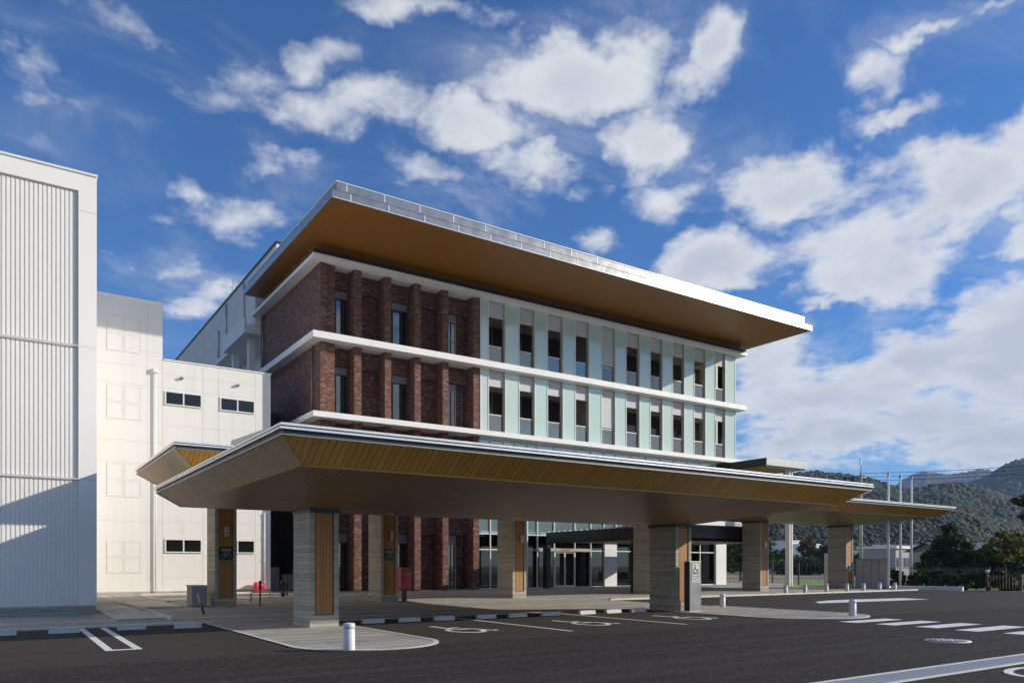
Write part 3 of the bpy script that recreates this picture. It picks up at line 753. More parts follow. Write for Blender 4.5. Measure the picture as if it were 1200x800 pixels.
Q = thing('panelled_building', 'white panelled low building with narrow strip windows beside the brick wing', 'building', (8, 48, 0))
QY = 41.48
b = MB(); b.box(2.7, 6.75, QY, 50, .12, 14.62); b.box(6.76, 12.11, QY+.003, 50, .12, 11.85)
j = .012
for z in (11.36, 10.44, 7.66, 6.62, 3.75, 12.15): b.box(2.75, 6.74, QY-.003, QY+.02, z-j, z+j, 1)
for x in (6.07,): b.box(x-j, x+j, QY-.004, QY+.02, .3, 14.5, 1)
for z in (11.15, 10.45, 8.61, 7.6, 6.2, 3.79, 2.95, .98): b.box(6.78, 12.09, QY-.001, QY+.02, z-j, z+j, 1)
for x in (8.66, 9.44, 11.32): b.box(x-j, x+j, QY-.002, QY+.02, .3, 11.75, 1)
b.build('wall', ['white_panel', 'panel_joint'], Q)
for z0, z1 in ((11.98, 13.68), (8.7, 10.32), (4.92, 6.54), (1.22, 2.76)):
    b = MB().box(4.27, 5.74, QY-.008, QY-.0035, z0, z1, 0)
    for x0, x1 in ((4.27, 4.97), (5.04, 5.74)):
        for za, zb in ((z0, (z0+z1)/2-.03), ((z0+z1)/2+.03, z1)):
            b.box(x0, x1, QY-.014, QY-.0085, za, za+.022, 1).box(x0, x1, QY-.014, QY-.0085, zb-.022, zb, 1)
            b.box(x0, x0+.022, QY-.014, QY-.0085, za+.022, zb-.022, 1).box(x1-.022, x1, QY-.014, QY-.0085, za+.022, zb-.022, 1)
    b.build('relief_panel', ['white_panel', 'panel_joint'], Q)
b = MB(); b.box(2.68, 6.79, QY-.05, 50.05, 14.62, 14.68); b.box(6.80, 12.15, QY-.05, 50.05, 11.85, 11.90); b.build('coping', 'white_paint', Q)
Bx('plinth', 'plain_concrete', Q, 2.7, 12.1, QY-.02, 49.9, .05, .30)
for zb in (9.68, 2.28):
    for a, c in ((6.86, 8.60), (9.50, 11.27)):
        zt = zb+.64; mid = (a+c)/2
        f = MB().box(a, c, QY-.05, QY+.06, zt-.05, zt).box(a, c, QY-.07, QY+.06, zb-.05, zb).box(a, a+.05, QY-.05, QY+.06, zb, zt-.05).box(c-.05, c, QY-.05, QY+.06, zb, zt-.05).box(mid-.03, mid+.03, QY-.045, QY+.06, zb, zt-.05)
        w = f.build('window', 'frame_white', Q)
        MB().box(a+.05, mid-.03, QY-.012, QY-.005, zb, zt-.05).build('pane', 'dull_glass', w); MB().box(mid+.03, c-.05, QY-.032, QY-.025, zb, zt-.05).build('pane', 'dull_glass', w)
        MB().box(a+.05, c-.05, QY-.0047, QY-.0035, zb, zt-.05).build('curtain_backing', 'interior', w)
b = MB().box(7.55, 7.70, QY-.13, QY, 10.98, 11.08); b.build('vent_hood', 'grey_metal', Q); MB().box(10.30, 10.45, QY-.13, QY, 10.98, 11.08).build('vent_hood', 'grey_metal', Q)
b = MB().tube([(6.42, QY-.09, .3), (6.42, QY-.09, 11.2)], .042, 10); b.box(6.32, 6.54, QY-.18, QY-.005, 11.15, 11.36); b.build('downpipe', 'white_paint', Q)
pipe(11.78, QY-.06, .3, 4.4, Q, .035, 'white_paint')
# service cabinets in the shaded gap
for x, h, lab in ((12.35, 1.5, 'taller grey steel service cabinet in the dark gap beside the white building'), (13.2, 1.1, 'lower grey steel service cabinet in the dark gap near the brick wall')):
    c = thing('service_cabinet', lab, 'cabinet', (x, 43, .1), 'service cabinets in the gap')
    MB().box(x, x+.7, 43, 43.5, .12, h).build('body', 'grey_metal', c, .01)
    d = MB().box(x+.03, x+.67, 42.985, 42.999, .18, h-.06).build('door', 'louvre_grey', c); MB().box(x+.58, x+.61, 42.96, 42.984, .6, .75).build('handle', 'steel', d)
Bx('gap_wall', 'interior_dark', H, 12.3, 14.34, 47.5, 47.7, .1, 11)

# ------------------------------------------------------------------ canopies
def canopy(name, label, ex, ey, tx, ty, lx, ly, zt, ztr, zl):
    """eave rectangle (ex, ey), lower trim rectangle (tx, ty) and flat underside (lx, ly)"""
    C = thing(name, label, 'canopy', ((ex[0]+ex[1])/2, (ey[0]+ey[1])/2, 0))
    x0, x1 = ex; y0, y1 = ey
    b = MB(); b.box(x0, x1, y0, y1, zt-.045, zt, 0)
    b.box(x0+.02, x1-.02, y0+.02, y1-.02, zt-.075, zt-.045, 1)
    b.box(x0-.015, x1+.015, y0-.015, y1+.015, zt-.115, zt-.075, 0)
    b.box(x0+.05, x1-.05, y0+.05, y1-.05, zt-.20, zt-.115, 1)
    b.box(x0+.03, x1-.03, y0+.03, y1-.03, zt-.225, zt-.20, 2)
    # low standing seams on top
    for x in np.arange(x0+.4, x1, .6): b.box(x, x+.02, y0+.05, y1-.05, zt, zt+.025, 1)
    b.build('fascia', ['bright_trim', 'dark_metal', 'grey_metal'], C)
    zb = zt-.225; i = .07
    O = [(x0+i, y0+i, zb), (x1-i, y0+i, zb), (x1-i, y1-i, zb), (x0+i, y1-i, zb)]
    Tr = [(tx[0], ty[0], ztr), (tx[1], ty[0], ztr), (tx[1], ty[1], ztr), (tx[0], ty[1], ztr)]
    L = [(lx[0], ly[0], zl), (lx[1], ly[0], zl), (lx[1], ly[1], zl), (lx[0], ly[1], zl)]
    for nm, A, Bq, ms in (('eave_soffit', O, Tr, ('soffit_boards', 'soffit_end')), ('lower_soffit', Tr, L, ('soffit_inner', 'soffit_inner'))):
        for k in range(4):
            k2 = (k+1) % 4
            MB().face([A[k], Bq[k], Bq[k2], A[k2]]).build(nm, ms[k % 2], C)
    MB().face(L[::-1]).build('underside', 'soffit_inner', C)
    w = .022
    a, c = tx; d, e = ty
    MB().box(a, c, d-w, d+w, ztr-.022, ztr+.02).build('trim', 'trim_ochre', C); MB().box(a, c, e-w, e+w, ztr-.022, ztr+.02).build('trim', 'trim_ochre', C)
    for k in range(4): MB().tube([O[k], Tr[k]], .022, 6).build('hip_trim', 'trim_ochre' if k < 2 else 'soffit_inner', C)
    return C
def column(C, x, y, zg, zl, depth=1.35, w=.76, lamp=None):
    """chamfered board-marked concrete column with a recessed wooden panel on the front"""
    c = .07
    b = MB(); b.prism([(x, y+.06), (x+w, y+.06), (x+w, y+depth-c), (x+w-c, y+depth), (x+c, y+depth), (x, y+depth-c)], zg-.05, zl-.10)
    p0, p1, pz = x+.13, x+w-.13, zg+.31
    b.box(x+.001, p0, y, y+.0597, zg-.05, zl-.10).box(p1, x+w-.001, y, y+.0597, zg-.05, zl-.10).box(p0+.0005, p1-.0005, y, y+.0597, zg-.05, pz)
    o = b.build('column', 'board_concrete', C)
    MB().box(p0+.02, p1-.02, y+.022, y+.059, pz+.02, zl-.13).build('wood_panel', 'wood', o)
    f = MB().box(p0, p0+.02, y+.004, y+.0595, pz, zl-.10).box(p1-.02, p1, y+.004, y+.0595, pz, zl-.10).box(p0+.02, p1-.02, y+.004, y+.0595, pz, pz+.02); f.build('panel_frame', 'dark_metal', o)
    MB().box(x-.004, x+w+.004, y-.004, y+depth+.004, zl-.10, zl+.05).build('cap', 'dark_metal', o)
    if lamp:
        lx_, side = lamp
        l = MB()
        if side == 'front': l.box(lx_-.07, lx_+.07, y-.10, y+.03, 2.68, 3.03, 0); l.box(lx_-.012, lx_+.012, y-.106, y-.10, 2.70, 3.01, 1)
        else: l.box(x+w+.0, x+w+.10, y+.2, y+.34, 2.5, 2.92, 0)
        l.build('wall_lamp', ['lamp_glass', 'grey_metal'], o, .008)
    return o
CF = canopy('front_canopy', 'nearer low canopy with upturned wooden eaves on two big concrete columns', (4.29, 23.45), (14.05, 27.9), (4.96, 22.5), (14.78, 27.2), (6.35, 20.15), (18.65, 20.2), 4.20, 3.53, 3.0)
column(CF, 6.45, 18.75, 0, 3.0); column(CF, 19.33, 18.75, 0, 3.0)
def downlights(C, pts):
    for x, y, z, nz_ in pts:
        MB().tube([(x, y, z+.02), (x, y, z-.025)], .085, 14).build('downlight', 'lamp_glass', C)
downlights(CF, [(x, 19.42, 3.0, 0) for x in (9.0, 11.6, 14.2, 16.8)])
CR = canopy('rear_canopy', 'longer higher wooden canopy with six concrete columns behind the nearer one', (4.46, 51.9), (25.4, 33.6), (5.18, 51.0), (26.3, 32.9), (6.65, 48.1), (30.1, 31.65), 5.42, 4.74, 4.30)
for x, lamp in ((6.74, (7.16, 'front')), (13.50, (13.95, 'front')), (20.25, (20.75, 'front')), (29.2, None), (38.34, (38.76, 'front')), (47.2, (0, 'side'))):
    column(CR, x, 30.2, rise(30.2), 4.30, depth=1.42, w=.79, lamp=lamp)

def cyc_sign(x, label):
    y = 30.185; z = 2.04
    s = thing('bicycle_parking_sign', label, 'sign', (x, y, z), 'bicycle parking signs on columns')
    MB().box(x-.24, x+.24, y, y+.03, z-.24, z+.24).build('plate', 'black_sign', s)
    text('lettering', '駐輪場', .125, 'sign_white', s, (x, y-.003, z+.12), FRONT, .002)
    b = MB()
    for cx in (-.11, .11):
        b.tube([(x+cx+.075*math.cos(t), y-.006, z-.10+.075*math.sin(t)) for t in np.linspace(0, 2*PI, 19)], .010, 5)
    for a, c in (((-.11, -.10), (-.05, .02)), ((-.05, .02), (.06, .02)), ((-.05, .0), (.01, -.10)), ((.01, -.10), (.07, .0)), ((.11, -.10), (.06, .05)), ((.06, .05), (.10, .05)), ((-.08, .03), (-.03, .03)), ((-.11, -.10), (.01, -.10))):
        b.tube([(x+a[0], y-.006, z+a[1]), (x+c[0], y-.006, z+c[1])], .009, 5)
    b.build('bicycle_symbol', 'sign_grey', s)
cyc_sign(7.135, 'black bicycle parking sign on the leftmost rear canopy column'); cyc_sign(13.895, 'black bicycle parking sign on the column beside the red postbox')
nt_ = MB().box(47.47, 47.75, 30.18, 30.198, 1.22, 1.68); n_ = nt_.build('notice_board', 'notice')
tag(n_, 'small pale green notice sheet fixed to the rightmost canopy column', 'notice')
b = MB()
for i in range(6): b.box(47.50, 47.50+(.2 if i % 2 else .16), 30.174, 30.178, 1.30+i*.055, 1.315+i*.055)
b.build('writing', 'grey_metal', n_)

# entrance porch
P = thing('entrance_porch', 'black boxy entrance porch roof in front of the glazed doors', 'porch', (33, 35, 0))
b = MB(); b.box(30.05, 39.75, 31.75, 31.87, 3.24, 3.98); b.box(29.35, 29.47, 31.7, 39.9, 3.0, 3.72); b.box(39.63, 39.75, 31.871, 38.3, 3.0, 3.98); b.build('fascia', 'porch_black', P)
Bx('roof', 'dark_metal', P, 29.48, 39.62, 31.88, 38.3, 3.645, 3.70)
Bx('trim', 'grey_metal', P, 30.03, 39.77, 31.71, 31.85, 3.982, 4.02)
Bx('soffit', 'soffit_end', P, 29.48, 39.62, 31.88, 38.3, 3.02, 3.06)
for x, y in ((29.35, 31.8), (29.35, 39.55)): Bx('post', 'porch_black', P, x, x+.12, y, y+.14, .08, 2.95 if x < 30 else 2.95)
Bx('post', 'porch_black', P, 29.1, 29.345, 39.5, 39.9, .1, 2.95)
b = MB()
for i in range(15): b.box(29.3, 29.45, 31.9+i*.55, 32.05+i*.55, 3.722, 3.78)
b.build('snow_clip', 'bright_trim', P)

# white ground floor parapet and high dark roof at the right-hand end
Bx('parapet', 'white_paint', H, 37.3, 46.9, 38.4, 39.85, 4.45, 4.85)
b = MB()
for x in (45.9, 46.2, 46.5): b.box(x, x+.16, 38.385, 38.399, 4.5, 4.8)
b.build('vent', 'sign_grey', H)
D = thing('side_canopy', 'dark high canopy with olive soffit on a white column right of the glass wing', 'canopy', (48, 38, 0))
Bx('side_fascia', 'porch_black', D, 45.94, 46.0, 35.67, 45.0, 8.80, 9.38); Bx('fascia', 'grey_metal', D, 46.0, 50.75, 35.67, 35.75, 8.86, 9.38); Bx('fascia', 'grey_metal', D, 50.69, 50.75, 35.76, 45, 8.86, 9.38)
Bx('roof', 'grey_metal', D, 46.01, 50.68, 35.76, 45, 9.1, 9.36)
Bx('fascia_lip', 'porch_black', D, 46.0, 50.6, 35.76, 35.9, 8.74, 8.855)
Bx('soffit', 'roof_soffit', D, 46.01, 50.68, 35.91, 45, 8.80, 8.84)
b = MB().box(49.05, 49.14, 36.0, 36.38, .1, 8.8).box(49.36, 49.45, 36.0, 36.38, .1, 8.8).box(49.141, 49.359, 36.16, 36.22, .1, 8.8); b.build('column', 'white_paint', D)

# ------------------------------------------------------------------ street furniture
def bollard_proto():
    t = thing('bollard', '', 'bollard')
    b = MB(); b.tube_prof([(.108, 0), (.108, .365), (.096, .375), (.096, .39)], 0, 0, 28, 0); b.build('post', 'bollard_grey', t)
    b = MB(); b.tube_prof([(.096, .39), (.108, .40), (.108, .475), (.098, .492), (.06, .50)], 0, 0, 28, 0); b.build('cap', 'bollard_grey', t)
    return t
bp = bollard_proto()
row = 'bollards of the forecourt'
BL = [((5.33, 13.35), 0, 'white bollard on the striped island before the nearest concrete column'),
      ((21.98, 13.85), 0, 'grey white bollard at the rounded tip of the island by the crossing'),
      ((22.68, 19.6), 0, 'small grey bollard beside the steel wheelchair sign pillar'),
      ((36.45, 27.0), 1, 'first bollard right of the porch, leftmost along the far kerb'),
      ((38.2, 27.0), 1, 'second bollard of the far kerb row, before the white pole'),
      ((40.15, 26.95), 1, 'third bollard of the far kerb row, left of the last concrete column'),
      ((42.1, 26.9), 1, 'far kerb bollard right under the last concrete column'),
      ((43.75, 26.85), 1, 'far kerb bollard in front of the grey screen, its left one'),
      ((45.4, 26.8), 1, 'far kerb bollard at the right edge of the grey screen'),
      ((47.1, 26.8), 1, 'rightmost bollard of the far kerb row, by the flagpoles')]
for i, ((x, y), k_, lab) in enumerate(BL):
    o = bp if i == 0 else copytree(bp); o.location = (x, y, (rise(27)+.006) if k_ else (.012 if i < 2 else .012)); o['label'] = lab; o['group'] = row
def stop_proto():
    t = thing('wheel_stop', '', 'wheel stop')
    b = MB(); L_ = .31; pr = [(-.075, 0), (.075, 0), (.05, .12), (-.045, .12)]
    b.face([(-L_, y, z) for y, z in pr][::-1]); b.face([(L_, y, z) for y, z in pr])
    for k in range(4):
        (y0, z0), (y1, z1) = pr[k], pr[(k+1) % 4]; b.face([(-L_, y0, z0), (L_, y0, z0), (L_, y1, z1), (-L_, y1, z1)][::-1])
    b.build('block', 'kerb_white', t, .012)
    for x in (-.23, .23): MB().box(x-.045, x+.045, -.05, -.0, .105, .126).build('reflector', 'reflector', t)
    return t
sp_ = stop_proto()
SG = 'concrete wheel stops of the parking bays'
WS = [(0.0, 20.55, 'wheel stop cut by the left picture edge under the ribbed building'), (1.24, 20.55, 'wheel stop just left of the white U marking'), (2.68, 20.72, 'wheel stop just right of the white U marking'), (3.92, 20.5, 'wheel stop beside the left edge of the striped island'),
      (8.44, 19.42, 'wheel stop nearest the big concrete column, right of the white bollard'), (9.53, 19.4, 'second wheel stop right of the nearest column, left wheelchair bay'), (10.6, 19.34, 'wheel stop left of the first long bay line'),
      (12.0, 19.3, 'wheel stop right of the first long bay line'), (13.13, 19.3, 'middle wheel stop of the central wheelchair bay'), (14.35, 19.3, 'wheel stop left of the second long bay line'),
      (15.8, 19.25, 'sunlit wheel stop right of the second long bay line'), (16.92, 19.25, 'sunlit wheel stop in the middle of the right wheelchair bay'), (18.05, 19.25, 'shaded wheel stop touching the second big column on its left')]
for i, (x, y, lab) in enumerate(WS):
    o = sp_ if i == 0 else copytree(sp_); o.location = (x, y, .001); o['label'] = lab; o['group'] = SG; o.rotation_euler[2] = random.uniform(-.015, .015)

# red postbox
pb = thing('postbox', 'dark red postbox on a black post beside the second column', 'postbox', (14.15, 29.08, .05))
b = MB(); w, d, z0, z1 = .24, .24, .58, 1.50
def rrect(cx, cy, w, d, r, n=5):
    pts = []
    for (sx, sy, a0) in ((1, 1, 0), (-1, 1, 90), (-1, -1, 180), (1, -1, 270)):
        for i in range(n+1):
            a = math.radians(a0+90*i/n); pts.append((cx+sx*(w-r)+r*math.cos(a), cy+sy*(d-r)+r*math.sin(a)))
    return pts
b.prism(rrect(14.15, 29.32, w, .22, .06), z0, z1-.03); b.prism(rrect(14.15, 29.32, w-.03, .19, .04), z1-.03, z1); b.build('box', 'red_paint', pb, .01)
MB().box(14.0, 14.30, 29.07, 29.098, 1.30, 1.34).build('slot', 'black_paint', pb)
MB().box(13.95, 14.02, 29.06, 29.098, .95, 1.10).build('lock', 'black_paint', pb)
text('postal_mark', '〒', .16, 'sign_white', pb, (14.22, 29.09, 1.20), FRONT, .004)
Bx('post', 'black_paint', pb, 14.07, 14.23, 29.24, 29.40, .05, .58)
# fire hydrant cabinet
hy = thing('hydrant_cabinet', 'bright red fire hydrant cabinet on the white panelled wall', 'hydrant cabinet', (10.9, 40.9, .1))
MB().box(11.16, 11.68, 41.0, 41.3, .20, .70).build('cabinet', 'red_cabinet', hy, .01); MB().box(11.20, 11.64, 40.985, 40.999, .24, .66).build('door', 'red_cabinet', hy)
text('lettering', '消火栓', .12, 'sign_white', hy, (11.42, 40.98, .57), FRONT)
for x in (11.22, 11.62): Bx('leg', 'steel', hy, x-.02, x+.02, 41.1, 41.14, .1, .20)
# brown post near column
b = MB().tube([(8.25, 29.6, .05), (8.25, 29.6, .95)], .03, 8); b.tube([(8.25, 29.6, .70), (8.25, 29.6, 1.0)], .05, 8, 1); tag(b.build('guide_post', ['bark', 'brown_wood']), 'thin brown post standing before the red hydrant cabinet', 'post')
def rack(x0, x1, y, label):
    t = thing('bicycle_rail', label, 'rail', ((x0+x1)/2, y, .06), 'low steel bicycle rails'); z = rise(y)
    b = MB(); r = .06; hh = .42
    pts = [(x0, y, z), (x0, y, z+hh-r)]+[(x0+r-r*math.cos(a), y, z+hh-r+r*math.sin(a)) for a in np.linspace(0, PI/2, 5)[1:]]+[(x1-r+r*math.sin(a), y, z+hh-r+r*math.cos(a)) for a in np.linspace(0, PI/2, 5)]+[(x1, y, z)]
    b.tube(pts, .024, 8); b.build('hoop', 'steel', t)
    MB().tube([(x0, y, z+.2), (x1, y, z+.2)], .016, 6).build('crossbar', 'steel', t)
    for x in np.arange(x0+.9, x1-.3, .9): MB().tube([(x, y, z), (x, y, z+hh)], .016, 6).build('upright', 'steel', t)
rack(8.6, 11.6, 32.2, 'long low steel bicycle rail right of the leftmost rear column'); rack(11.9, 13.6, 31.2, 'short steel bicycle rail between big column and postbox column'); rack(8.4, 10.2, 35.0, 'farther low steel rail near the white panelled wall')
for x, y, lab in ((11.15, 36.2, 'short black bin like post left of the dark gap'), (11.6, 37.0, 'thin black post right beside the dark gap')):
    b = MB().tube_prof([(.10 if x < 11.4 else .05, .1), (.10 if x < 11.4 else .05, .75), (.12 if x < 11.4 else .07, .76), (.12 if x < 11.4 else .07, .86)], x, y, 16, 0); tag(b.build('black_post', 'black_paint'), lab, 'post', 'black posts by the bicycle rails')
# dark box and leaning stick
bx = thing('concrete_bin', 'dark grey low box standing left of the leftmost rear column', 'box', (6.1, 30.2, .06))
MB().box(5.93, 6.46, 30.2, 31.2, .06, .80).build('body', 'house_grey', bx, .01); MB().box(5.90, 6.47, 30.17, 31.22, .80, .84).build('lid', 'pale_concrete', bx)
b = MB().tube([(5.45, 26.0, .03), (5.68, 28.0, .60)], .035, 8); tag(b.build('leaning_rod', 'black_paint'), 'black rod leaning by the dark grey box on the paving', 'rod')
# wheelchair sign pillar
sg = thing('sign_pillar', 'brushed steel pillar sign with a white wheelchair pictogram', 'sign', (19.95, 18.25, 0))
Bx('body', 'pillar_steel', sg, 19.47, 20.03, 18.24, 18.50, .03, 1.72, bevel=.006); Bx('side_panel', 'black_sign', sg, 19.462, 19.469, 18.25, 18.49, .05, 1.70)
Bx('base', 'kerb_white', sg, 19.42, 20.08, 18.2, 18.54, .012, .03)
Bx('picture_panel', 'panel_joint', sg, 19.58, 19.93, 18.228, 18.239, 1.32, 1.66); Bx('text_panel', 'panel_joint', sg, 19.56, 19.94, 18.228, 18.239, 1.06, 1.27); Bx('band', 'sign_white', sg, 19.50, 20.0, 18.228, 18.239, 1.0, 1.03)
b = MB(); X_, Z_, y_ = 19.74, 1.45, 18.222
b.tube([(X_+.085*math.cos(t), y_, Z_-.05+.085*math.sin(t)) for t in np.linspace(math.radians(110), math.radians(350), 16)], .012, 5)
b.tube([(X_-.02, y_, Z_+.10), (X_, y_, Z_), (X_+.08, y_, Z_-.0), (X_+.115, y_, Z_-.10)], .014, 5); b.tube_prof([(.001, 0), (.001, .001)], 0, 0, 3, 0)
b.tube([(X_-.04, y_+.004, Z_+.15), (X_-.04, y_-.006, Z_+.15)], .024, 12); b.build('wheelchair_symbol', 'sign_glyph', sg)
text('lettering', '車いす使用者', .058, 'sign_glyph', sg, (19.75, 18.226, 1.205), FRONT, .001); text('lettering', '優先駐車場', .058, 'sign_glyph', sg, (19.75, 18.226, 1.125), FRONT, .001)
# flagpoles
for px, d, lab in ((1041, 50, 'leftmost of the three white flagpoles'), (1055, 51.4, 'middle one of the three white flagpoles'), (1068, 52.4, 'rightmost of the three white flagpoles')):
    x, y = spot(px, d); t = thing('flagpole', lab, 'flagpole', (x, y, .1), 'three white flagpoles')
    MB().tube([(x, y, .05), (x, y, 7.5)], [.085, .06], 12).build('pole', 'white_paint', t)
    MB().tube([(x, y, 7.5), (x, y, 7.56), (x, y, 7.7)], [.075, .08, .03], 12).build('finial', 'grey_metal', t)
    MB().tube([(x, y, .05), (x, y, .25)], .13, 12).build('base', 'galvanised', t)
    MB().tube([(x+.10, y-.05, .6), (x+.09, y-.05, 7.4)], .008, 5).build('halyard', 'wire', t)
# grey screen and steel cabinet behind last column
x0, y0 = spot(1003, 52); x1, y1 = spot(1040, 51)
sc = thing('screen_wall', 'grey vertical panel screen between the last column and flagpoles', 'screen', ((x0+x1)/2, (y0+y1)/2, .1))
n = Vector((y1-y0, -(x1-x0))).normalized(); P2 = lambda t, o_=0.: (x0+(x1-x0)*t+n.x*o_, y0+(y1-y0)*t+n.y*o_)
b = MB().prism([P2(0), P2(1), P2(1, -.08), P2(0, -.08)][::-1], .1, 1.98); b.build('panel', 'frame_beige', sc)
for t_ in (0, .25, .5, .75, 1): b = MB().prism([P2(t_-.012, .03), P2(t_+.012, .03), P2(t_+.012, 0.003), P2(t_-.012, 0.003)][::-1], .1, 2.0); b.build('post', 'grey_metal', sc)
b = MB().prism([P2(-.02, .05), P2(1.02, .05), P2(1.02, -.1), P2(-.02, -.1)][::-1], 1.985, 2.06); b.build('top_rail', 'grey_metal', sc)
b = MB().prism([P2(.02, .02), P2(.98, .02), P2(.98, .004), P2(.02, .004)][::-1], .12, .95); b.build('lower_panel', 'house_grey', sc)
x, y = spot(971, 54); kb = thing('meter_cabinet', 'narrow pale steel cabinet partly behind the last concrete column', 'cabinet', (x, y, .1))
MB().box(x-.22, x+.22, y-.15, y+.2, .1, 2.45).build('body', 'white_paint', kb, .01); MB().box(x-.12, x+.16, y-.17, y-.151, .9, 2.2).build('door', 'grey_metal', kb)
# low white wall on the right
a = spot(1044, 50.6); c = spot(1128, 47.9)
dv = (Vector(c)-Vector(a)).normalized(); nn = Vector((-dv.y, dv.x))*.35
w_ = MB().prism([a, c, tuple(Vector(c)+nn), tuple(Vector(a)+nn)], -.02, .26).build('kerb_wall', 'white_paint', bevel=.01)
tag(w_, 'low white concrete kerb wall ending the lot right of the flagpoles', 'kerb wall')

# ------------------------------------------------------------------ fences
def fence(name, label, pts, h, m, gap, rail_z, post_every=3, bar=.012, postw=.03, cat='fence'):
    F_ = thing(name, label, cat, (*pts[0], 0)); b = MB(); posts = []
    for (ax, ay), (cx, cy) in zip(pts, pts[1:]):
        L = math.hypot(cx-ax, cy-ay); n_ = int(L/gap); ux, uy = (cx-ax)/L, (cy-ay)/L
        for i in range(n_+1):
            X, Y = ax+ux*i*gap, ay+uy*i*gap; b.box(X-bar, X+bar, Y-bar, Y+bar, .12, h-.04)
        for z in rail_z:
            b.tube([(ax, ay, z), (cx, cy, z)], .018, 5, smooth=False)
        k = max(1, int(round(L/post_every)))
        for i in range(k+1): posts.append((ax+(cx-ax)*i/k, ay+(cy-ay)*i/k))
    b.build('infill', m, F_)
    for X, Y in posts: MB().box(X-postw, X+postw, Y-postw, Y+postw, 0, h).build('post', m, F_)
    return F_
fence('field_fence', 'tall thin black fence with wide posts along the meadow behind the columns', [spot(846, 66), spot(1000, 62)], 1.85, 'black_paint', .34, (.5, 1.1, 1.7), 1.9, .006, .045)
fence('bar_fence', 'black vertical bar fence right of the flagpoles', [spot(1042, 53), spot(1160, 49.5)], 1.5, 'black_paint', .13, (.25, 1.42), 2.4, .010, .035)
fence('picket_fence', 'brown wooden picket fence at the far right edge', [spot(1157, 49), spot(1330, 44)], 1.0, 'brown_wood', .17, (.3, .8), 1.9, .022, .07)
x, y = spot(1157, 48.7); lp = thing('garden_lamp', 'small white lamp on a post at the end of the picket fence', 'lamp', (x, y, 0)); MB().tube([(x, y, 0), (x, y, 1.1)], .05, 8).build('post', 'brown_wood', lp); MB().tube([(x, y, 1.1), (x, y, 1.15), (x, y, 1.3), (x, y, 1.34)], [.09, .11, .11, .04], 10).build('lamp_head', 'lamp_glass', lp)

# ------------------------------------------------------------------ vegetation
def tree(name, label, x, y, h, w, lm, trunk_h=None, n=2600, leaf=.16, shape='round', group=None, clumps=26, z0=0.):
    rg = np.random.default_rng(int(abs(x*131+y*17)) % 99991)
    T_ = thing(name, label, 'tree' if 'bush' not in name and 'hedge' not in name and 'shrub' not in name else name.replace('_', ' '), (x, y, z0), group)
    th = trunk_h if trunk_h is not None else h*.3
    b = MB(); bend = [(x+rg.normal()*.04*h*k/4, y+rg.normal()*.04*h*k/4, z0+h*.82*k/4) for k in range(5)]
    r0 = h*.022+.03
    b.tube(bend, [r0, r0*.8, r0*.6, r0*.4, r0*.15], 8)
    cs = []
    for i in range(clumps):
        f = rg.uniform(0, 1)
        if shape == 'cone': zc = th+(h-th)*f; rad = w/2*(1-f)**.8*rg.uniform(.45, 1.05)
        elif shape == 'pine':
            zc = th+(h-th)*(round(f*3)/3+rg.normal()*.03); rad = w/2*rg.uniform(.2, 1.0)*(1.1-.5*f)
        else: zc = th+(h-th)*f; rad = w/2*math.sqrt(max(.05, 1-(2*f-.85)**2*.8))*rg.uniform(.25, 1.0)
        a = rg.uniform(0, 2*PI); c_ = np.array([x+rad*math.cos(a), y+rad*math.sin(a), z0+zc]); s_ = rg.uniform(.5, 1.1)*w*(.17 if shape != 'pine' else .2)
        cs.append((c_, s_))
        j = min(4, max(1, int(zc/h*4))); 
        if i % 2 == 0: b.tube([bend[j], tuple((np.array(bend[j])+c_)/2+np.array([0, 0, -.03*h])), tuple(c_)], [r0*.35, r0*.22, r0*.08], 5)
    b.build('trunk', 'bark', T_)
    V = np.zeros((n*4, 3)); per = rg.integers(0, clumps, n)
    C_ = np.array([c[0] for c in cs])[per]; R_ = np.array([c[1] for c in cs])[per]
    d = rg.normal(size=(n, 3)); d /= np.linalg.norm(d, axis=1)[:, None]; rr = rg.uniform(.25, 1.0, n)**.5
    flat = np.array([1, 1, .45 if shape == 'pine' else .75]); ctr = C_+d*flat*(R_*rr)[:, None]
    ctr[:, 2] = np.maximum(ctr[:, 2], z0+.05)
    t1 = rg.normal(size=(n, 3)); t1 /= np.linalg.norm(t1, axis=1)[:, None]; t2 = np.cross(t1, rg.normal(size=(n, 3))); t2 /= np.linalg.norm(t2, axis=1)[:, None]
    s = (leaf*rg.uniform(.6, 1.4, n))[:, None]
    V[0::4] = ctr-t1*s; V[1::4] = ctr-t2*s*.55; V[2::4] = ctr+t1*s; V[3::4] = ctr+t2*s*.55
    me = bpy.data.meshes.new('crown'); me.from_pydata(V.tolist(), [], [(4*i, 4*i+1, 4*i+2, 4*i+3) for i in range(n)]); me.materials.append(MATS[lm]); me.update()
    o = bpy.data.objects.new('crown', me); COL.objects.link(o); o.parent = T_; o.matrix_parent_inverse = Matrix.Translation(-Vector((x, y, z0)))
    return T_
def at(px, d): return spot(px, d)
def T1(name, label, px, d, top, wpx, lm, **k):
    x, y = spot(px, d); h = hgt(top, d)-k.get('z0', 0.); return tree(name, label, x, y, h, wpx/896.66*d, lm, **k)
G = 'trees beyond the lot'
T1('leafy_tree', 'dark green leafy tree seen past the right end of the glass wing', 868, 82, 625, 70, 'leaf_mid', n=4500, leaf=.28, clumps=40, trunk_h=1.3, group=G)
T1('leafy_tree', 'smaller tree behind the wing end, half hidden by the porch column', 838, 100, 640, 55, 'leaf_dark', n=2600, leaf=.32, group=G)
T1('conifer_tree', 'dark conical evergreen right of the flagpoles', 1112, 56, 618, 62, 'leaf_dark', n=6500, leaf=.15, shape='cone', clumps=60, trunk_h=.3, group=G)
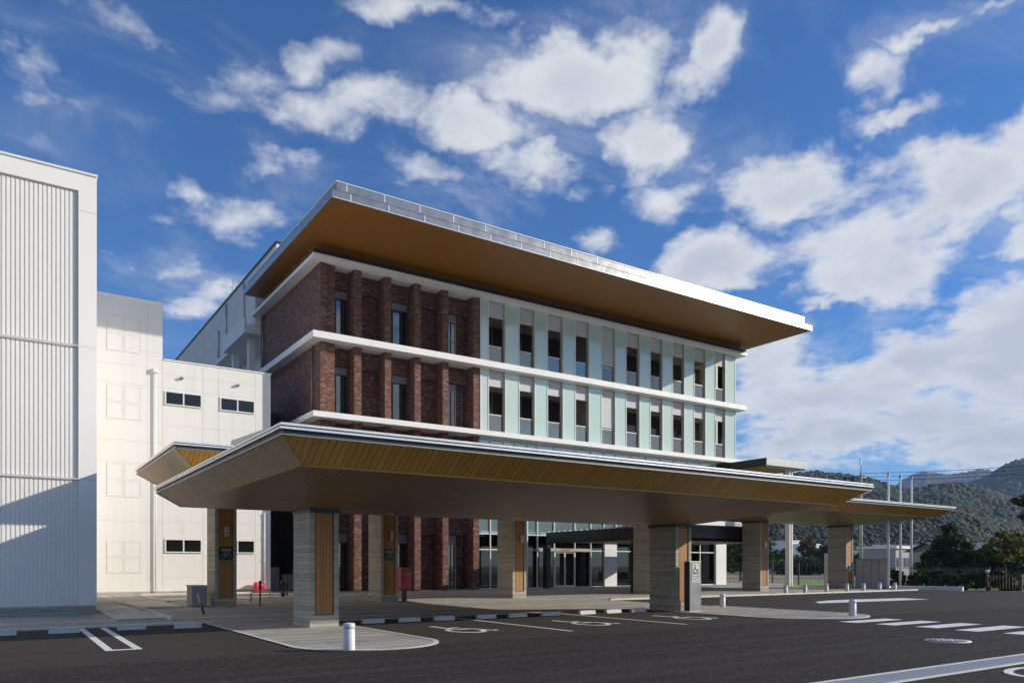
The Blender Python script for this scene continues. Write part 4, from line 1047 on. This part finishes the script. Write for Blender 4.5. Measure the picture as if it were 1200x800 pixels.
T1('conifer_tree', 'lower dark evergreen left of the conical one', 1088, 62, 648, 46, 'leaf_dark', n=3500, leaf=.16, shape='cone', clumps=36, trunk_h=.2, group=G)
T1('leafy_tree', 'pale leaved tree just right of the conical evergreen', 1133, 55, 636, 44, 'leaf_mid', n=4200, leaf=.12, clumps=36, trunk_h=.4, group=G)
T1('leafy_tree', 'dark sparse tree behind the low white wall end', 1155, 57, 646, 50, 'leaf_dark', n=4200, leaf=.13, clumps=36, trunk_h=.3, group=G)
T1('yellow_bush', 'yellow leaved bush over the picket fence at right', 1178, 54, 624, 46, 'leaf_yellow', n=3400, leaf=.12, clumps=26, trunk_h=1.9)
T1('leafy_tree', 'dark undergrowth tree below the yellow bush', 1182, 56, 650, 60, 'leaf_dark', n=4200, leaf=.13, clumps=36, trunk_h=.2, group=G)
T1('pine_tree', 'dark layered pine cut by the right picture edge', 1212, 58, 586, 62, 'leaf_dark', n=6500, leaf=.15, shape='pine', clumps=30, trunk_h=2.4)
for i, (px, d, top, w_, lm, lab) in enumerate([(886, 150, 640, 40, 'leaf_dark', 'far dark tree left of the wooden column face'), (912, 170, 648, 44, 'leaf_dark', 'far dark tree left of the white pole'), (950, 190, 632, 30, 'leaf_rust', 'far rust coloured tree before the white houses'),
        (978, 160, 640, 44, 'leaf_dark', 'far dark tree right of the white houses'), (1012, 130, 652, 40, 'leaf_dark', 'far dark tree over the grey screen, left'), (1034, 125, 655, 36, 'leaf_dark', 'far dark tree over the grey screen, right'), (1062, 120, 656, 40, 'leaf_dark', 'far dark tree between the flagpoles'), (1082, 110, 654, 34, 'leaf_mid', 'far mid green tree right of the flagpoles'), (935, 140, 657, 60, 'leaf_dark', 'wide dark tree behind the white pole'), (990, 135, 656, 50, 'leaf_dark', 'wide dark tree behind the last column')]):
    T1('distant_tree', lab, px, d, top, w_, lm, n=2200, leaf=.0045*d*.75, clumps=26, trunk_h=.4, group='distant trees at the hill foot')
# bank of dark shrubs behind the bar fence
for i, px in enumerate(range(1046, 1200, 14)):
    T1('shrub', 'dark clipped shrub in the row behind the black bar fence', px, 52.5-(px-1046)*.025, 667+(i % 3)*2, 20, 'leaf_dark', n=900, leaf=.11, clumps=12, trunk_h=.05, group='shrubs behind the bar fence')

# ------------------------------------------------------------------ far buildings
def house(name, label, px, d, wpx, top, depth, m, roof='flat', z0=0., rot=0., group='white houses at the hill foot', rm='roof_tile'):
    x, y = spot(px, d); w = wpx/896.66*d; h = hgt(top, d)-z0
    t = thing(name, label, 'house', (x, y, z0), group, -YAW+(rot or (.65 if name == 'white_house' else 0)))
    def lb(*a): return MB().box(*a)
    def put(mb, nm, mm, par):
        o = mb.build(nm, mm); o.parent = par; return o
    wall = put(lb(-w/2, w/2, 0, depth, -6, h), 'wall', m, t)
    if roof == 'flat': put(lb(-w/2-.3, w/2+.3, -.3, depth+.3, h, h+.35), 'roof', rm if rm != 'roof_tile' else m, t)
    else:
        b = MB(); e = .5; rh = w*.16 if roof == 'gable' else 2.2
        b.face([(-w/2-e, -e, h), (w/2+e, -e, h), (w/2+e, depth/2, h+rh), (-w/2-e, depth/2, h+rh)]); b.face([(w/2+e, depth+e, h), (-w/2-e, depth+e, h), (-w/2-e, depth/2, h+rh), (w/2+e, depth/2, h+rh)])
        b.face([(-w/2, 0, h), (-w/2, depth/2, h+rh), (-w/2, depth, h)][::-1]); b.face([(w/2, 0, h), (w/2, depth/2, h+rh), (w/2, depth, h)]); put(b, 'roof', rm, t)
    k = max(2, int(w/3.2))
    for s in range(max(1, int(h/3))):
        for i in range(k):
            cx = -w/2+w*(i+.5)/k; z = h-1.9-s*2.9
            if z > .2: 
                f = put(lb(cx-.75, cx+.75, -.06, 0.0, z-.6, z+.65), 'window', 'frame_dark', t); p_ = put(lb(cx-.65, cx+.65, -.075, -.061, z-.5, z+.55), 'pane', 'car_glass', f)
    return t
house('white_house', 'large white house on the slope right of the white pole', 952, 260, 30, 638, 9, 'house_white', z0=2)
house('white_house', 'upper white house directly right of the white pole', 931, 285, 18, 634, 8, 'house_white', z0=3)
house('white_house', 'small low white house left of the white pole', 910, 250, 14, 651, 7, 'house_white', 'gable', z0=1)
house('white_house', 'low white house below the large one', 940, 235, 18, 651, 7, 'house_white', 'gable', z0=0)
house('white_house', 'pale house behind the screen left of the flagpoles', 1021, 170, 18, 644, 7, 'house_white', 'gable')
house('white_house', 'pale house seen past the right end of the glass wing', 862, 240, 12, 655, 7, 'house_white', 'gable')
house('warehouse', 'long low warehouse with blue grey roof behind the flagpoles', 1076, 125, 58, 652, 14, 'house_grey', 'shed', group=None, rm='roof_blue')
house('greenhouse', 'low flat white roofed shed on the meadow behind the white pole', 925, 165, 40, 661, 8, 'house_grey', group=None, rm='house_white')
house('white_house', 'low white roofed shed between the flagpoles', 1058, 105, 34, 642.5, 5, 'house_grey', z0=0, rm='house_white')
house('dark_house', 'dark tiled roof among the trees at right', 1150, 75, 70, 645, 8, 'house_grey', 'gable', group=None)

# utility pole and wires
def upole(px, d, ztop, label, extra=True):
    x, y = spot(px, d); t = thing('utility_pole', label, 'utility pole', (x, y, 0), 'utility poles')
    MB().tube([(x, y, 0), (x, y, ztop)], [.17, .11], 10).build('pole', 'wood_pole', t)
    a = MB(); rx, ry = RXx, RXy
    for z, L in ((ztop-.5, 1.3), (ztop-1.3, .9)): a.tube([(x-rx*L, y-ry*L, z), (x+rx*L*.4, y+ry*L*.4, z)], .05, 6)
    a.build('crossarm', 'grey_metal', t)
    for i in range(2): MB().tube([(x-rx*(1.5-i*.75), y-ry*(1.5-i*.75), ztop-1.2), (x-rx*(1.5-i*.75), y-ry*(1.5-i*.75), ztop-.45)], [.16, .16], 10).build('transformer', 'black_paint' if not i else 'dark_metal', t)
    MB().tube([(x, y, ztop), (x, y, ztop+1.1), (x-rx*.15, y-ry*.15, ztop+1.15)], .035, 6).build('bracket', 'grey_metal', t)
    return (x, y)
p0 = upole(1009, 72, hgt(553, 72), 'utility pole with black transformers rising behind the canopy end'); p1 = upole(1450, 60, 11.5, 'utility pole carrying wires outside the right picture edge')
def wire(a, c, za, zc, sag, label):
    pts = [(a[0]+(c[0]-a[0])*t, a[1]+(c[1]-a[1])*t, za+(zc-za)*t-sag*4*t*(1-t)) for t in np.linspace(0, 1, 25)]
    tag(MB().tube(pts, .022, 5).build('power_line', 'wire'), label, 'power line', 'power lines')
z_ = hgt(553, 72)
for i in range(3): wire(p0, p1, z_-.1-.35*i, 11.2-.3*i, .5, ('topmost', 'second', 'third')[i]+' wire running right from the pole with transformers')
q0 = spot(1040, 150); q1 = spot(1420, 95)
q1p = upole(1420, 95, 12.5, 'farther utility pole outside the right picture edge'); q0p = upole(1040, 150, hgt(600, 150)+.4, 'far pole behind the flagpoles holding the low wires')
for i in range(3): wire(q0p, q1p, hgt(600, 150)-.9*i, 11.9-.9*i, .4, ('upper', 'middle', 'lower')[i]+' low wire crossing before the dark ridge')

# ------------------------------------------------------------------ parked car, cut by the right edge
cx, cy = spot(1226, 50)
car = thing('parked_car', 'white hatchback behind the picket fence, cut by the right edge', 'car', (cx, cy, 0), None, -YAW+.1)
prof = [(-1.75, .35), (-1.78, .75), (-1.55, .92), (-1.0, 1.0), (-.55, 1.42), (.1, 1.52), (1.1, 1.48), (1.65, 1.05), (1.72, .8), (1.70, .35)]
b = MB(); wd = .76
for s in (-1, 1):
    p = [(x_, s*wd*(1 if z < 1.02 else .86), z) for x_, z in prof]; b.face(p if s < 0 else p[::-1])
for k_ in range(len(prof)):
    (xa, za), (xb, zb_) = prof[k_], prof[(k_+1) % len(prof)]; wa = wd*(1 if za < 1.02 else .86); wb = wd*(1 if zb_ < 1.02 else .86)
    b.face([(xa, -wa, za), (xa, wa, za), (xb, wb, zb_), (xb, -wb, zb_)])
o = b.build('body', 'car_white'); o.parent = car
b = MB(); b.face([(-1.02, -.60, 1.03), (-1.02, .60, 1.03), (-.60, .56, 1.40), (-.60, -.56, 1.40)][::-1]).face([(-1.035, -.60, 1.035), (-.60, -.57, 1.41), (-.60, .57, 1.41), (-1.035, .60, 1.035)]); o = b.build('windscreen', 'car_glass'); o.parent = car
b = MB(); b.face([(-.85, -.775, 1.02), (-.45, -.68, 1.38), (.2, -.67, 1.44), (.2, -.775, 1.02)][::-1]).face([(.28, -.775, 1.02), (.28, -.67, 1.44), (1.05, -.68, 1.40), (1.4, -.775, 1.06)][::-1]); o = b.build('side_window', 'car_glass'); o.parent = car
for wx in (-1.15, 1.15):
    for s in (-1, 1):
        o = MB().tube([(wx, s*.60, .3), (wx, s*.79, .3)], .3, 20).build('wheel', 'rubber'); o.parent = car
        o2 = MB().tube([(wx, s*.785, .3), (wx, s*.80, .3)], .18, 14).build('rim', 'steel'); o2.parent = o
for s in (-1, 1):
    o = MB().box(-1.795, -1.72, s*.55-.14, s*.55+.14, .68, .80).build('headlight', 'lamp_glass'); o.parent = car

# ------------------------------------------------------------------ hills
def hill(name, prof, d_ridge, d_foot, m, crown=0, label=None, rough=1., sub=150):
    px = np.array([p[0] for p in prof]); py = np.array([p[1] for p in prof]); rg = np.random.default_rng(len(name)+int(d_ridge))
    xs = np.linspace(px[0], px[-1], sub*2); hs = np.interp(xs, px, py)
    rowsn = 46; V = []; ctr = []
    nz = rg.normal(size=(12, 24))
    def noise(u, v):
        s = 0
        for i in range(5):
            f = 2**i; s += math.sin(u*f*7.1+nz[i, 0]*3+1.7*math.sin(v*f*3.3+nz[i, 1]))*math.cos(v*f*5.3+nz[i, 2]*3)/f
        return s
    for r in range(rowsn+12):
        t = r/(rowsn-1)
        for i, x in enumerate(xs):
            d = d_foot+(d_ridge-d_foot)*t; X, Y = spot(x, d); top = hgt(hs[i], d_ridge)
            if t <= 1:
                z = top*(t**.85)*(1-.0*t)+noise(x/180, t*1.5)*top*.045*math.sin(PI*min(t, 1))
                # the surface between must stay below the line of sight to the ridge
                z = min(z, EYE+(top-EYE)*d/d_ridge-(1-t)*top*.02)
            else: z = top-(t-1)*top*1.6
            if crown == 0: z += rg.normal()*top*.004*rough
            V.append((X, Y, z-(1 if t < .02 else 0)))
    n = len(xs); Fc = [(r*n+i, r*n+i+1, (r+1)*n+i+1, (r+1)*n+i) for r in range(rowsn+11) for i in range(n-1)]
    me = bpy.data.meshes.new(name); me.from_pydata(V, [], Fc); me.materials.append(MATS[m]); me.polygons.foreach_set('use_smooth', [True]*len(Fc)); me.update()
    o = bpy.data.objects.new(name, me); COL.objects.link(o); struct(o)
    if crown:
        # a closed wood of separate crowns on the visible face
        ico = []; ph = (1+5**.5)/2
        iv = np.array([(-1, ph, 0), (1, ph, 0), (-1, -ph, 0), (1, -ph, 0), (0, -1, ph), (0, 1, ph), (0, -1, -ph), (0, 1, -ph), (ph, 0, -1), (ph, 0, 1), (-ph, 0, -1), (-ph, 0, 1)])/math.sqrt(1+ph*ph)
        it = [(0,11,5),(0,5,1),(0,1,7),(0,7,10),(0,10,11),(1,5,9),(5,11,4),(11,10,2),(10,7,6),(7,1,8),(3,9,4),(3,4,2),(3,2,6),(3,6,8),(3,8,9),(4,9,5),(2,4,11),(6,2,10),(8,6,7),(9,8,1)]
        A = np.array(V).reshape(rowsn+12, n, 3); VV = []; FF = []
        for k in range(crown):
            r = rg.uniform(0, rowsn+1.5); i = rg.uniform(0, n-1.01); r0, i0 = int(r), int(i); fr, fi = r-r0, i-i0
            p = (A[r0, i0]*(1-fi)+A[r0, i0+1]*fi)*(1-fr)+(A[r0+1, i0]*(1-fi)+A[r0+1, i0+1]*fi)*fr
            s = rg.uniform(1.6, 3.6)*d_ridge/620*(.6+.4*r/rowsn); q = iv*np.array([s, s, s*rg.uniform(.65, .95)])*rg.uniform(.8, 1.2, (12, 1)); base = len(VV)
            VV += (q+p+np.array([0, 0, s*.3])).tolist(); FF += [(a+base, b_+base, c+base) for a, b_, c in it]
        me2 = bpy.data.meshes.new('woodland'); me2.from_pydata(VV, [], FF); me2.materials.append(MATS['wood_crowns']); me2.polygons.foreach_set('use_smooth', [True]*len(FF)); me2.update()
        w = bpy.data.objects.new('woodland', me2); COL.objects.link(w); w['kind'] = 'stuff'
    return o
def crownsmat(nt, b):
    g_ = N(nt, 'ShaderNodeNewGeometry'); r = N(nt, 'ShaderNodeValToRGB'); nt.links.new(g_.outputs['Random Per Island'], r.inputs[0])
    st = [(0, (.011,.021,.010)), (.3, (.015,.028,.012)), (.55, (.024,.038,.015)), (.75, (.038,.050,.018)), (.9, (.055,.056,.022)), (.97, (.055,.036,.022))]
    cr = r.color_ramp
    while len(cr.elements) < len(st): cr.elements.new(.5)
    for e, (p, c) in zip(cr.elements, st): e.position = p; e.color = (*c, 1)
    nt.links.new(r.outputs[0], b.inputs['Base Color'])
mat('wood_crowns', (.05, .08, .03), .9, build=crownsmat)
hill('near_hill', [(560, 640), (700, 600), (860, 585), (960, 590), (1060, 588), (1110, 589), (1127, 593), (1164, 608), (1191, 617), (1240, 632), (1300, 645)], 430, 270, 'forest_near', 17000)
hill('wooded_hill', [(560, 600), (700, 580), (850, 563), (900, 560), (945, 556), (960, 555), (980, 557), (1006, 560), (1025, 566), (1042, 571), (1065, 577), (1090, 572), (1116, 568), (1150, 574), (1200, 590), (1300, 610)], 760, 480, 'forest_near', 19000)
hill('dark_ridge', [(940, 640), (1000, 605), (1040, 590), (1072, 581), (1100, 574), (1120, 568), (1140, 563), (1155, 557), (1165, 551), (1175, 545), (1190, 539), (1205, 536), (1240, 534), (1320, 540)], 1500, 950, 'forest_far', rough=1.6)
hill('far_ridge', [(960, 620), (1020, 590), (1046, 572), (1058, 562), (1070, 555), (1085, 552), (1100, 554), (1112, 556), (1125, 554), (1140, 551), (1150, 549), (1160, 550), (1175, 556), (1230, 562), (1320, 575)], 2900, 1900, 'forest_far', rough=1.2)

# ------------------------------------------------------------------ haze
hz = MB().box(-1500, 3900, -1500, 3900, -1.2, 400); 
hm = bpy.data.materials.new('haze'); hm.use_nodes = True; hm.node_tree.nodes.clear(); nt = hm.node_tree
pv = N(nt, 'ShaderNodeVolumePrincipled'); pv.inputs['Color'].default_value = (.48, .66, 1, 1); pv.inputs['Density'].default_value = .00014; pv.inputs['Anisotropy'].default_value = .0
ou = N(nt, 'ShaderNodeOutputMaterial'); nt.links.new(pv.outputs[0], ou.inputs['Volume']); MATS['haze'] = hm
ho = hz.build('haze', 'haze'); ho['kind'] = 'stuff'
